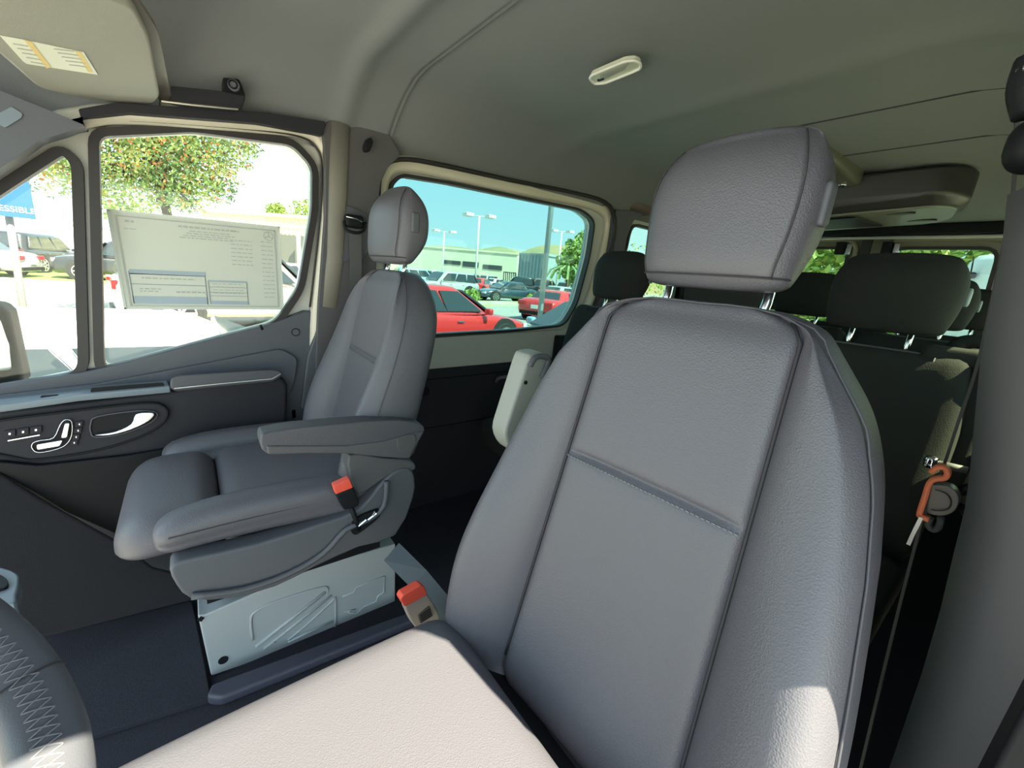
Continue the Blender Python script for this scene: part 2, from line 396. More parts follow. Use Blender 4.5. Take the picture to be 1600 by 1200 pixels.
for i, (px, py) in enumerate([(15, 678), (36, 675), (56, 672)]):
    slab('heating_button', [T(p, .097) for p in [(px-9, py-4), (px+9, py-7), (px+9, py+4), (px-9, py+7)]], .004, (1, 0, 0), TRIMB, d1, bev=.001)
    slab('button_mark', [T(p, .0975) for p in [(px-1.6, py-1.3), (px+1.6, py-1.6), (px+1.6, py+1.3), (px-1.6, py+1.6)]], .001, (1, 0, 0), SATIN, d1, bev=0)
slab('button_rail', [T(p, .098) for p in [(12, 688), (62, 679), (62, 680.6), (12, 689.6)]], .002, (1, 0, 0), SATIN, d1, bev=0)
# lock pin and trim plug
tube('lock_pin', [T((407, 508), .05), T((410, 515), .045)], .004, PLAST_D, d1)
disc('trim_plug', T((462, 519), .032), (1, 0, 0), .011, .002, PLAST, d1, bev=.0008)
tube('plug_rim', [T((462, 519), .032)+Vector((0, .012*math.cos(a/12*6.283), .012*math.sin(a/12*6.283))) for a in range(12)], .0012, PLAST_D, d1, closed=True)
# lower door pocket, black
slab('door_pocket', [T(p, .10) for p in rnd([(-160, 735), (0, 722), (60, 728), (200, 712), (330, 690), (420, 700), (400, 800), (240, 860), (100, 800), (0, 738), (-160, 745)], 10)], .05, (1, 0, 0), PLAST_D, d1, bev=.01)
# exterior mirror seen through the quarter glass
mi = rbox('side_mirror', X((-6, 540), -1.02), (.12, .09, .24), .03, PLAST_D, d1)
slab('mirror_glass', [X(p, -.955) for p in rnd([(-60, 500), (0, 498), (14, 540), (18, 578), (-60, 585)], 6)], .004, (1, 0, 0), CHROME, d1, bev=0)

# price sheet on the door glass
SH = -.872
def S(p): return X(p, SH)
sheet_c = [(166, 326), (437, 354), (444, 484), (194, 483)]
ps = thing('price_sheet', S((310, 410)), 'pale printed price sheet stuck inside the front passenger door window', 'sheet')
WH2 = mat('translucent paper', (.70, .72, .66), .8)
nt = WH2.node_tree; bs = nt.nodes['Principled BSDF']; tl = nt.nodes.new('ShaderNodeBsdfTranslucent'); tl.inputs[0].default_value = (.62, .66, .56, 1)
mxs = nt.nodes.new('ShaderNodeMixShader'); mxs.inputs[0].default_value = .22
nt.links.new(bs.outputs[0], mxs.inputs[1]); nt.links.new(tl.outputs[0], mxs.inputs[2]); nt.links.new(mxs.outputs[0], nt.nodes['Material Output'].inputs[0])
sheet = slab('paper', [S(p) for p in sheet_c], .0006, (1, 0, 0), WH2, ps, bev=0)
GREYL = mat('grey print line', (.44, .47, .44), .8); GREYD = mat('dark print', (.22, .26, .28), .8); TEAL = mat('teal print band', (.40, .54, .54), .8); BLUEG = mat('blue grey print band', (.36, .44, .50), .8)
PALE = mat('pale print border', (.66, .72, .66), .8)
def sq(u, v):   # bilinear on the sheet
    a, b, c, d = [Vector(S(p)) for p in sheet_c]
    return (a*(1-u)+b*u)*(1-v)+(d*(1-u)+c*u)*v+Vector((.0012, 0, 0))
def barq(mb, u0, u1, v0, v1, k=0): mb.poly([sq(u0, v0)+Vector((k, 0, 0)), sq(u1, v0)+Vector((k, 0, 0)), sq(u1, v1)+Vector((k, 0, 0)), sq(u0, v1)+Vector((k, 0, 0))], .0004, (1, 0, 0))
mb = MB()
for u0, u1, v0, v1 in ((.035, .965, .05, .062), (.035, .965, .955, .968), (.035, .045, .05, .96), (.955, .965, .05, .96)): barq(mb, u0, u1, v0, v1)
mb.build('border', GREYL, ps)
mb = MB(); barq(mb, .06, .485, .58, .63); barq(mb, .055, .482, .86, .94); barq(mb, .495, .745, .665, .685); barq(mb, .5, .75, .9, .94); mb.build('header_band', BLUEG, ps)
mb = MB()
for u0, u1, v0, v1 in ((.055, .48, .62, .63), (.055, .06, .6, .94), (.478, .483, .62, .94), (.06, .48, .73, .735), (.495, .5, .68, .94), (.742, .747, .68, .94), (.5, .745, .74, .744), (.5, .745, .80, .804), (.5, .745, .84, .844)): barq(mb, u0, u1, v0, v1)
mb.build('table_rule', GREYD, ps)
rr = random.Random(3)
def words(u0, u1, v, h=.012):
    u = u0; mb = MB()
    while u < u1:
        w = rr.uniform(.012, .04); barq(mb, u, min(u+w, u1), v, v+h, .0002); u += w+.008
    mb.build('print_line', GREYL, ps)
words(.36, .72, .095, .018)
for k in range(4): words(.42-.02*k, .66+.03*(k % 2), .14+.024*k, .009)
for k in range(14): words(.86, .94, .19+.05*k, .008)
for k in range(7): words(.66, .80, .20+.045*k, .008)
words(.12, .42, .66, .012); words(.1, .2, .80, .01); words(.1, .22, .775, .01); words(.3, .47, .80, .016)
for k in range(5): words(.52, .72, .70+.035*k, .007)
words(.08, .13, .09, .02); words(.07, .13, .17, .008)
c0 = sq(.915, .125); mb = MB()
mb.tube([c0+Vector((0, .013*math.cos(a/20*6.283), .013*math.sin(a/20*6.283))) for a in range(20)], circ(.0007, 5), closed=True)
for a in (90, 210, 330):
    d = Vector((0, math.cos(math.radians(a)), math.sin(math.radians(a)))); mb.tube([c0, c0+d*.0125], circ(.0008, 5))
mb.build('star_emblem', GREYL, ps)
# thin adhesive edge
mb = MB()
for u0, u1, v0, v1 in ((0, 1, 0, .02), (0, 1, .985, 1), (0, .014, 0, 1), (.986, 1, 0, 1)): barq(mb, u0, u1, v0, v1, .0003)
mb.build('edge_tape', PALE, ps)

# ---- B pillar trim
bp = [(508, 250), (504, 205), (512, 188), (560, 186), (600, 196), (617, 225), (626, 243), (606, 262), (595, 285), (590, 330), (588, 420), (590, 520), (600, 640), (495, 640), (494, 560), (497, 480), (508, 340)]
o = slab('trim_3', [T(p, .06) for p in rnd(bp, 5, 3)], .09, (1, 0, 0), PLAST_M, bev=.012, bseg=4); struct(o, 'dark grey pillar cover between the front door and the side window')
o = slab('coat_hook', [T(p, .085) for p in rnd([(574, 216), (581, 214), (584, 222), (578, 237), (571, 236), (570, 228)], 3)], .028, (1, 0, 0), PLAST_D, bev=.003); tag(o, 'small black coat hook at the top of the passenger side pillar', 'hook')
rl = slab('trim_4', [T(p, .05) for p in rnd([(500, 500), (530, 498), (532, 640), (470, 640), (480, 560)], 4)], .06, (1, 0, 0), PLAST, bev=.006); struct(rl)

o = sweep('trim_27', [T((532, 194), .058), T((528, 300), .058), T((524, 400), .055), T((514, 480), .05)], circ(.030, 14, .016), mat('pillar plastic with painted window light', (.20, .19, .16), .55), up=(1, 0, 0)); struct(o)  # same pillar plastic made paler: window light put into the colour
# header trim band above the door
o = slab('trim_5', [T(p, .07) for p in rnd([(-160, 250), (0, 150), (60, 176), (130, 196), (122, 170), (180, 160), (300, 168), (420, 176), (509, 190), (505, 212), (478, 206), (400, 192), (200, 176), (130, 183), (60, 207), (-160, 325)], 3, 2)], .07, (1, 0, 0), PLAST_D if 0 else TRIMB, bev=.004); struct(o)
o = slab('trim_26', [X(p, -.835) for p in [(-240, -120), (60, 20), (160, 110), (250, 150), (250, 185), (130, 200), (40, 200), (-240, 260)]], .02, (1, 0, 0), HEADL, bev=.003); struct(o)
# A pillar cover
o = slab('trim_6', [X(p, -.74) for p in rnd([(-200, 60), (0, 141), (60, 165), (133, 196), (100, 208), (60, 220), (20, 250), (-200, 390)], 4)], .05, (1, 0, 0), PLAST, bev=.006); struct(o, 'dark front pillar cover')
o = slab('airbag_plaque', [X(p, -.737) for p in rnd([(-8, 180), (18, 166), (36, 178), (34, 184), (8, 200), (-8, 190)], 3)], .004, (1, 0, 0), PLAST_B, bev=.001); tag(o, 'small blue grey plaque on the front pillar cover', 'plaque')

# ---- rear part of the passenger wall
w2 = rnd([(608, 290), (624, 274), (700, 286), (800, 307), (905, 328), (926, 345), (918, 400), (898, 475), (878, 508), (800, 516), (600, 528)], 12, 4)
def yz(pt): return pt
W2pts = [wallpt(p) for p in w2]
w3a = rnd([(982, 356), (990, 346), (1020, 350), (1070, 362), (1100, 368)], 3, 2)
w3 = [Vector((W_IN, y, z)) for y, z in rnd([(wallpt((984, 350)).y, 1.40), (2.55, 1.40), (2.55, .80), (wallpt((950, 500)).y, .80)], .06, 4)]
w4 = [Vector((W_IN, y, z)) for y, z in rnd([(2.68, 1.42), (3.40, 1.42), (3.40, .80), (2.68, .80)], .06, 4)]
w3 = [Vector(p) for p in w3]
y0 = .60
outer = [Vector((W_IN, y, z)) for y, z in ((y0-.06, 1.47), (3.5, 1.47), (3.5, -.02), (y0-.2, -.02), (y0-.2, .7), (y0-.06, .7))]
wr = holed('wall_right', outer, [W2pts, w3, w4], PAINT, .05, (1, 0, 0)); struct(wr)
def winpane(n, loop, mt, off=-.03):
    me = [Vector(p)+Vector((off, 0, 0)) for p in loop]
    o = M(n, me, [list(range(len(me)))], mt, solid=.004); struct(o); return o
p2 = winpane('window_1', W2pts, GL_TINT); p3 = winpane('window_2', w3, GL_TINT2); p4 = winpane('window_3', w4, GL_TINT2)
sweep('window_seal', [p+Vector((.003, 0, 0)) for p in W2pts], rectp(.012, .03), RUB, p2, closed=True, up=(1, 0, 0), smooth=False)
sweep('window_seal', [p+Vector((.003, 0, 0)) for p in w3], rectp(.014, .03), RUB, p3, closed=True, up=(1, 0, 0), smooth=False)
sweep('window_seal', [p+Vector((.003, 0, 0)) for p in w4], rectp(.014, .03), RUB, p4, closed=True, up=(1, 0, 0), smooth=False)
# flange round the side window, its beige is painted-in sunlight, and black outer seal
fl2 = smoothpoly([(596, 400), (594, 330), (598, 280), (612, 262), (640, 258), (700, 270), (800, 293), (900, 313), (938, 326), (950, 345), (946, 380), (930, 440), (912, 490), (896, 520)], 3, False)
o = sweep('trim_7', [wallpt(p, .012) for p in fl2], [(-.028, -.02), (.022, -.02), (.024, .004), (.010, .012), (-.014, .006), (-.028, .012)], PAINT2, up=(1, 0, 0)); struct(o)
o = sweep('trim_8', [wallpt(p, .046) for p in smoothpoly([(590, 330), (593, 275), (608, 254), (640, 249), (700, 260), (800, 282), (900, 302), (945, 316), (960, 340), (957, 380), (945, 430)], 3, False)], rectp(.014, .014), RUB, up=(1, 0, 0)); struct(o)
# panel under the window, dark strip and sliding door trim
o = slab('trim_9', [T(p, .012) for p in [(585, 536), (690, 527), (880, 515), (905, 500), (892, 560), (840, 563), (700, 575), (585, 586)]], .03, (1, 0, 0), PAINT, bev=.004); struct(o, 'pale grey painted metal strip under the sliding door window')
o = slab('trim_10', [T(p, .03) for p in [(585, 586), (700, 576), (840, 563), (893, 558), (900, 640), (880, 760), (700, 830), (600, 860), (585, 860)]], .04, (1, 0, 0), TRIMB, bev=.006); struct(o, 'black sliding door trim below the pale metal strip')
sweep('trim_groove', [T(p, .032) for p in [(585, 682), (700, 664), (800, 646), (890, 632)]], circ(.003, 6), PLAST_D, o)
sweep('trim_groove', [T(p, .032) for p in [(585, 602), (700, 590), (840, 576), (890, 572)]], circ(.0025, 6), PLAST_D, o)
h = thing('door_pull', T((800, 598), .05), 'black pull handle on the sliding door trim below the tinted side window', 'handle')
tube('grip', smoothpoly([T((776, 596), .04), T((782, 590), .075), T((810, 588), .085), T((850, 586), .085), T((858, 590), .04)], 4, False), .009, PLAST, h)
disc('screw_cover', T((786, 602), .036), (1, 0, 0), .008, .004, CHROME, h, n=12)
o = disc('trim_cap', T((664, 612), .036), (1, 0, 0), .022, .006, PLAST_D, bev=.002); tag(o, 'round black cap on the sliding door trim behind the passenger seat', 'cap')
o = sweep('trim_11', [T((600, 845), .04), T((640, 832), .045), T((700, 815), .045), T((760, 795), .045)], rectp(.03, .03), PLAST_B, up=(1, 0, 0)); struct(o)
# C pillar trim: dark lower triangle, grey upper column, rear covers
o = slab('trim_12', [T(p, .05) for p in rnd([(905, 498), (938, 500), (990, 498), (1000, 700), (880, 700), (880, 600), (890, 545)], 4)], .05, (1, 0, 0), PLAST_D, bev=.006); struct(o)
o = slab('trim_13', [T(p, .045) for p in rnd([(962, 328), (1012, 330), (990, 345), (980, 370), (968, 440), (955, 520), (925, 520), (945, 440), (955, 380)], 3)], .045, (1, 0, 0), PLAST, bev=.006); struct(o)
o = rbox('belt_cover', Y((992, 322), 2.02), (.15, .20, .085), .035, mat('brown grey plastic', (.12, .085, .07), .5)); tag(o, 'brown rounded belt guide cover above the second side window', 'cover')
y_ = 2.62
o = box('trim_14', (W_IN+.03, y_, 1.05), (.06, .09, .8), PLAST_D, bev=.01); struct(o)
o = box('trim_15', (W_IN+.03, 2.5, .38), (.06, 2.0, .8), PLAST_D, bev=.01); struct(o)

# ---- driver's side: B pillar, rear wall with windows
WD = .80
dl = [Vector((WD, y, z)) for y, z in ((.50, 1.42), (3.5, 1.42), (3.5, -.02), (.50, -.02))]
dh = [[Vector((WD, y, z)) for y, z in rnd([(a, 1.33), (b, 1.33), (b, .90), (a, .90)], .06, 4)] for a, b in ((.98, 2.0), (2.12, 2.75), (2.86, 3.4))]
wl = holed('wall_left', dl, dh, PLAST_M, .05, (-1, 0, 0)); struct(wl)
for k, hh in enumerate(dh): winpane('window_%d' % (4+k), hh, GL_SUN, .03)
# pillar cover at right of the picture
pp = [(1600, 300), (1590, 395), (1573, 470), (1556, 560), (1547, 650), (1538, 745), (1530, 800), (1512, 870), (1490, 960), (1460, 1060), (1425, 1160), (1400, 1230)]
pil = []
for (px, py) in pp: pil.append(Y((px, py), .62))
back = [Vector((WD+.02, .95, p.z)) for p in pil]
front = [Vector((min(p.x+.03, WD), .54, p.z)) for p in pil]
fr0 = [Vector((WD+.03, .50, p.z)) for p in pil]
vs = []
for a, b, c, d in zip(fr0, front, pil, back): vs += [a, b, c, Vector((c.x+.004, .70, c.z)), d]
fs = [[i*5+j, i*5+j+1, (i+1)*5+j+1, (i+1)*5+j] for i in range(len(pp)-1) for j in range(4)]
o = M('trim_16', vs, fs, PLAST_M, smooth=True); q = o.modifiers.new('s', 'SOLIDIFY'); q.thickness = .02; q.offset = 0; struct(o, 'grey pillar cover on the driver side at the right edge')
tube('panel_joint', [Y(p, .618) for p in [(1530, 778), (1560, 792), (1600, 812), (1650, 835)]], .002, SEAM, o, n=6)
# roof rail above driver's door
o = box('trim_17', (.81, 1.37, 1.40), (.07, 4.3, .07), PLAST_D, bev=.01); struct(o)
sun_cut_jamb = [(-.75, 1.42), (-.75, 1.37), (.34, 1.37), (.42, 1.33), (.445, 1.24), (.43, 1.1), (.425, 1.0), (.437, .955), (.462, .92), (.47, .85), (.47, .7), (.46, .5), (.45, -.02), (.56, -.02), (.56, 1.42)]  # out of view; rear edge shaped to form the sun patches on the seat
o = slab('trim_25', [Vector((.83, y, z)) for y, z in sun_cut_jamb], .05, (1, 0, 0), PLAST_D, bev=.004); struct(o, 'unseen driver door opening surround, edge shaped to cut the sunlight')
o = box('trim_18', (-.87, -.05, 1.44), (.04, 1.4, .10), PAINT2, bev=.01); struct(o)

# ---- rear wall: two doors with windows
YR = 3.5
def R_(p): return Y(p, YR)
rw_out = [Vector((-.87, YR, -.02)), Vector((.80, YR, -.02)), Vector((.80, YR, 1.56)), Vector((-.87, YR, 1.56))]
wR = rnd([(R_((1396, 388)).x, 1.435), (R_((1563, 388)).x, 1.435), (R_((1563, 388)).x+.03, .85), (R_((1396, 388)).x-.02, .85)], .07, 4)
wR = [Vector((a, YR, b)) for a, b in wR]
xr = R_((1316, 430)).x
wL = [Vector((a, YR, b)) for a, b in rnd([(xr, 1.435), (xr-.46, 1.435), (xr-.48, .85), (xr+.02, .85)], .07, 4)]
RPAINT = mat('rear door metal', (.22, .21, .15), .3, coat=.5)
wb = holed('wall_rear', rw_out, [wR, wL], RPAINT, .05, (0, -1, 0)); struct(wb)
for k, lp in enumerate((wR, wL)):
    o = M('window_%d' % (7+k), [v+Vector((0, .03, 0)) for v in lp], [list(range(len(lp)))], GL_TINT2, solid=.004); struct(o)
    sweep('window_seal', [v+Vector((0, -.004, 0)) for v in lp], rectp(.018, .02), RUB, o, closed=True, up=(0, -1, 0), smooth=False)
    cen = sum(lp, Vector())/len(lp)
    sweep('pressed_frame', [cen+(v-cen)*1.17+Vector((0, -.012, 0)) for v in lp], circ(.016, 8), RPAINT, o, closed=True)
xg = R_((1350, 400)).x
o = box('trim_19', (xg, YR-.012, .75), (.05, .03, 1.5), RUB); struct(o)
o = box('trim_20', (-.03, YR-.06, 1.535), (1.66, .06, .06), PLAST_D, bev=.01); struct(o)
o = sweep('trim_21', [Vector((-.8+1.6*i/10, YR-.05, 1.492)) for i in range(11)], circ(.01, 8), PAINT, up=(0, 0, 1)); struct(o)
for i, dx in enumerate((-.13, .11)):
    t = thing('door_check', (xg+dx, YR-.03, 1.43), 'black latch bracket at the top %s of the rear door gap' % ('left' if i == 0 else 'right'), 'latch')
    box('bracket', (xg+dx, YR-.03, 1.43), (.05, .03, .08), PLAST_D, t, bev=.004)
    box('striker', (xg+dx+.045, YR-.025, 1.425), (.03, .02, .07), SATIN, t, bev=.004)

# ---- cab floor details
STEP = mat('black floor liner', (.022, .022, .028), .8, bump=('noise', 300, .3))
pz = .012
o = slab('trim_22', [Z(p, .016) for p in rnd([(85, 992), (300, 938), (330, 1090), (90, 1165), (20, 1050)], 6)], .016, (0, 0, 1), CARPET, bev=.004); struct(o)
o = slab('trim_23', [Z(p, .03) for p in rnd([(330, 1068), (620, 962), (650, 952), (655, 965), (420, 1060), (345, 1090), (322, 1088)], 6)], .03, (0, 0, 1), PLAST_D if 0 else mat('navy floor moulding', (.05, .05, .075), .5), bev=.01); struct(o)
kp = [(-200, 640), (0, 736), (60, 775), (120, 808), (195, 850), (240, 885), (300, 900), (310, 935), (90, 990), (20, 1000), (-200, 1100)]
o = slab('trim_24', [PL(p, (-.62, -.25, .2), (.8, .35, .55)) for p in kp], .03, (.8, .35, .55), CARPET2, bev=.01); struct(o, 'charcoal carpeted footwell side below the door')
# dashboard cup holder edge
ch = thing('cup_holder', Z((8, 905), .52), 'pale blue grey plastic cup holder edge at the far left behind the steering wheel', 'holder')
cpts = smoothpoly([(-40, 875), (0, 885), (22, 892), (30, 902), (25, 930), (20, 942), (-40, 950)], 3)
slab('rim', [Z(p, .50) for p in cpts], .03, (0, 0, 1), PLAST_B, ch, bev=.006)
slab('cup_well', [Z(p, .505) for p in smoothpoly([(-30, 892), (-4, 896), (10, 904), (12, 914), (0, 920), (-30, 922)], 3)], .02, (0, 0, 1), PLAST_D, ch, bev=.001)

# ============================================================ seats
def front_seat(x0, dy, label, cushion_label=None, WT=None, y42=.345, sl=.255, bz=.6, bb=.05, yaw=0, pb=.128, pt=.14):
    """x0 centre; dy shift in y. Local y of the backrest front = yc(z)+dy"""
    t = thing('front_seat', (x0, .15+dy, 0), label, 'seat', 'front seats')
    def yc(z): return y42+(z-.42)*sl+dy
    W = WT or [(.42, .22), (.46, .235), (.52, .245), (.60, .248), (.70, .246), (.80, .240), (.88, .228), (.94, .212), (.98, .188), (1.01, .160), (1.03, .13), (1.037, .09)]
    piv = Vector((x0, yc(.6), 0)); RY = Matrix.Rotation(yaw, 3, 'Z')
    def tw(v): return piv+RY @ (Vector(v)-piv)
    def wz(z):
        for (a, wa), (b, wb_) in zip(W, W[1:]):
            if a <= z <= b: return wa+(wb_-wa)*(z-a)/(b-a)
        return W[-1][1] if z > 1 else W[0][1]
    zs = [.40, .43, .48, .54, .60, .66, .72, .76, .783, .792, .797, .802, .811, .84, .88, .92, .95, .975, .995, 1.012, 1.024, 1.032]
    def bol(z): return .018+bb*math.exp(-((z-bz)/.2)**2)
    rings = []
    for z in zs:
        w = wz(z); p = pb+(pt-pb)*(z-.42)/.6; p = min(p, w*.85); b = bol(z)*min(1, (w-p)/.07)
        T_ = .115-.03*sm((z-.9)/.14)
        gp = .010 if z == .797 else (.003 if z in (.792, .802) else 0)
        rim = .012*sm((z-1.0)/.03)
        half = [(0, gp), (.35*p, gp), (.7*p, gp-.001), (p-.014, gp*.8-.003), (p-.004, .003), (p, .011), (p+.004, .002), (p+.016, -.010-.2*b),
                (p+.45*(w-p), -b*.8-.006), (p+.72*(w-p), -b-.004), (w-.018, -b*.85+.002), (w-.006, -b*.6+.012), (w-.001, -b*.2+.03), (w, .45*T_), (w-.002, .75*T_), (w-.02, T_-.004), (w*.7, T_+.004), (0, T_+.006)]
        ring = [Vector((x0+u, yc(z)+d+rim*(1 if d < .05 else -1), z+ (0.0))) for u, d in half]
        ring += [Vector((x0-u, yc(z)+d+rim*(1 if d < .05 else -1), z)) for u, d in half[-2:0:-1]]
        rings.append(ring)
    # closing rings on the top
    def shrink(r, s, dz):
        c = sum(r, Vector())/len(r); return [Vector((c.x+(v.x-c.x)*(.5+.5*s if s > .3 else s), c.y+(v.y-c.y)*s, v.z+dz)) for v in r]
    rings += [shrink(rings[-1], .72, .007), shrink(rings[-1], .3, .010)]
    rings = [shrink(rings[0], .4, -.02)]+rings
    k = len(rings[0]); vs = [tw(v) for r in rings for v in r]
    fs = [[i*k+j, i*k+(j+1) % k, (i+1)*k+(j+1) % k, (i+1)*k+j] for i in range(len(rings)-1) for j in range(k)]
    fs += [list(range(k))[::-1], [(len(rings)-1)*k+j for j in range(k)]]
    M('backrest', vs, fs, LEATHER, t, smooth=True, sub=2)
    # centre-panel seams, shoulder piping, stitches
    def seam_path(sgn, z0=.43, z1=1.03, n=26):
        out = []
        for i in range(n+1):
            z = z0+(z1-z0)*i/n; w = wz(z); p = min(pb+(pt-pb)*(z-.42)/.6, w*.85)
            out.append(tw(Vector((x0+sgn*p, yc(z)+.006+.012*sm((z-1.0)/.03), z))))
        return out
    for s in (-1, 1): tube('panel_seam', seam_path(s), .0022, SEAM, t, n=6)
    path = []
    for s in (-1, 1):
        pth = []
        for i in range(27):
            z = .45+.575*i/26; w = wz(z); b = bol(z)
            pth.append(Vector((x0+s*(w-.004), yc(z)-b*.5+.015, z)))
        path.append(pth)
    topz = 1.034
    full = path[0]+[Vector((x0+u, yc(1.03)+.016, topz+.006)) for u in (-.07, 0, .07)]+path[1][::-1]
    tube('edge_piping', smoothpoly([tw(v) for v in full], 2, False), .0014, PIPE, t, n=6)
    mb = MB()
    zz = .797
    for i in range(40):
        u = -.125+.25*i/39; c = tw(Vector((x0+u, yc(zz-.006)-.0015, zz-.007))); mb.box(c, (.0042, .002, .0014))
    mb.build('stitching', PIPE2, t)
    # cushion -----------------------------------------------------------
    cy = dy
    def puff(h, a=.012):
        def f(v):
            w = (1-(v.x/h[0])**2)*(1-(v.y/h[1])**2)
            return Vector((v.x, v.y, v.z+(a*w if v.z > 0 else 0)))
        return f
    if cushion_label is None:
        rbox('seat_cushion', (x0, .272+cy, .435), (.405, .40, .13), .035, LEATHER, t, n=14, fn=puff((.22, .22), .008))
        def thigh(v):
            z = v.z*(.55 if v.z < 0 else 1)+(.010*(1-(v.x/.22)**2)*(1-(v.y/.1)**2) if v.z > 0 else 0)
            return Vector((v.x*(1-.10*max(0, -v.y/.09)**2), v.y, z-.012*max(0, -v.y/.09)**2))
        rbox('thigh_support', (x0-.008, -.022+cy, .442), (.405, .19, .118), .055, LEATHER, t, n=16, fn=thigh)
    else:
        rbox('seat_cushion', (x0-.008, .085+cy, .405), (.53, .50, .12), .055, LEATHER, t, n=16, fn=puff((.3, .27), .018))
    for s in (-1, 1):
        def wing(v, s=s):
            u = (v.y+.24)/.48
            nose = max(0, (-.08-v.y)/.12)
            return Vector((v.x-s*.012*(1-u)*(1 if v.z < 0 else .3), v.y, v.z*(.62+.38*u if v.z < 0 else 1-.35*nose**2)+.012*math.sin(u*3.1)))
        if cushion_label is None: rbox('cushion_bolster', (x0+s*.212, .155+cy, .475), (.085, .40, .105), .034, LEATHER, t, n=14, fn=wing)
    if cushion_label is None: tube('bolster_seam', [Vector((x0+.252, -.10+cy+.04*i, .492+.006*math.sin(i/10*3))) for i in range(2, 11)], .0015, SEAM, t, n=5)
    # frame under the cushion
    rbox('cushion_pan', (x0, .20+cy, .365), (.38, .36, .08), .03, PLAST_D, t)
    return t, yc, wz

def headrest(t, x0, y0, z0, k=1.0, m=LEATHER, part='headrest', big=True, wk=1.0, pk=1.0):
    """x0,y0 front centre; z0 bottom"""
    Hh = .185*k; rings = []
    for i, s in enumerate([0, .05, .14, .3, .5, .7, .85, .95, 1.0]):
        z = z0+Hh*s
        w = (.119+.019*math.sin(min(1, s*1.6+.1)*math.pi*.5))*k if s < .6 else (.138-.030*((s-.6)/.4)**2.2)*k
        yf = y0+.012*s+.030*k*max(0, (s-.7)/.3)**2+.014*max(0, (.18-s)/.18)**2
        yb = y0+(.104+.014*math.sin(s*math.pi))*k-.035*k*max(0, (s-.7)/.3)**2-.03*max(0, (.25-s)/.25)
        ring = []
        n = 24
        for a in range(n):
            th = 2*math.pi*a/n; c, s_ = math.cos(th), math.sin(th); e_ = 2/4.2
            ux = math.copysign(abs(c)**e_, c)*w*wk; uy = math.copysign(abs(s_)**e_, s_)*(yb-yf)/2
            bow = .014*k*(ux/(w*wk))**2 if uy < 0 else 0
            ring.append(Vector((x0+ux, (yf+yb)/2+uy+bow, z)))
        rings.append(ring)
    def sh(r, s, dz):
        c = sum(r, Vector())/len(r); return [Vector((c.x+(v.x-c.x)*s, c.y+(v.y-c.y)*s, v.z+dz)) for v in r]
    rings = [sh(rings[0], .5, -.008), sh(rings[0], .85, -.006)]+rings+[sh(rings[-1], .82, .007*k), sh(rings[-1], .4, .012*k)]
    q = len(rings[0]); vs = [v for r in rings for v in r]
    fs = [[i*q+j, i*q+(j+1) % q, (i+1)*q+(j+1) % q, (i+1)*q+j] for i in range(len(rings)-1) for j in range(q)]
    fs += [list(range(q))[::-1], [(len(rings)-1)*q+j for j in range(q)]]
    hr = M(part, vs, fs, m, t, smooth=True, sub=2)
    for s in (-1, 1):
        tube('headrest_post', [(x0+s*.062*k*pk, y0+.07, z0+.02), (x0+s*.062*k*pk, y0+.065, z0-.02), (x0+s*.062*k*pk, y0+.04, z0-.075*k)], .0065, CHROME, t)
    if big:
        R2 = Matrix.Identity(3)
        rbox('release_button', (x0+.1375*k*wk, y0+.060, z0+.10*k), (.010, .022, .05*k), .007, PLAST, hr)
        # seam around the front face
        i0 = [6, 5+0]
        loop = []
        for r in rings[3:-2]:
            loop.append(r[-2 % q] if 0 else max(r, key=lambda v: v.x*1.0-abs(v.y-r[0].y)*.0))
        sd = []
        for r in rings[3:-2]:
            # point on the front corner on the +x side
            v = r[21]
            sd.append(v+Vector((.0012, -.0018, 0)))
        sd2 = [Vector((2*x0-v.x, v.y, v.z)) for v in sd]
        tube('headrest_seam', smoothpoly(sd, 2, False), .0011, SEAM, hr, n=5)
        tube('headrest_seam', smoothpoly(sd2, 2, False), .0011, SEAM, hr, n=5)
        rb_ = rings[3]; fr_ = [v for v in rb_ if v.y <= rb_[0].y]; fr_.sort(key=lambda v: v.x)
        tube('headrest_seam', smoothpoly([v+Vector((0, -.0025, .001)) for v in fr_], 2, False), .0011, SEAM, hr, n=5)
    return hr

# passenger seat -----------------------------------------------------------------
PX, PD = -.475, -.055
ps_, pyc, pwz = front_seat(PX, PD, 'dark leather passenger seat with lowered armrest beside the front passenger door')
headrest(ps_, PX, .418, 1.066)
IN = -.20
def I(p, x=IN): return X(p, x)
# armrest (down)
arm = smoothpoly([I((407, 684)), I((420, 676)), I((480, 667)), I((600, 657)), I((650, 660)), I((664, 671)), I((655, 690)), I((640, 716)), I((600, 714)), I((540, 708)), I((480, 708)), I((418, 710))], 3)
armo = slab('armrest', arm, .05, (1, 0, 0), LEATHER2, ps_, bev=.014, bseg=4)
lo_ = [I(p, IN+.004) for p in [(416, 697), (480, 697), (540, 697), (600, 690), (640, 678), (663, 674), (655, 690), (640, 717), (600, 715), (540, 709), (480, 709), (419, 711)]]
slab('armrest_underside', lo_, .055, (1, 0, 0), PLAST_M, ps_, bev=.004)
slab('pivot_cap', [I(p, IN+.007) for p in smoothpoly([(622, 686), (648, 679), (648, 698), (636, 710), (624, 705)], 3)], .004, (1, 0, 0), PLAST_M, ps_, bev=.0015)
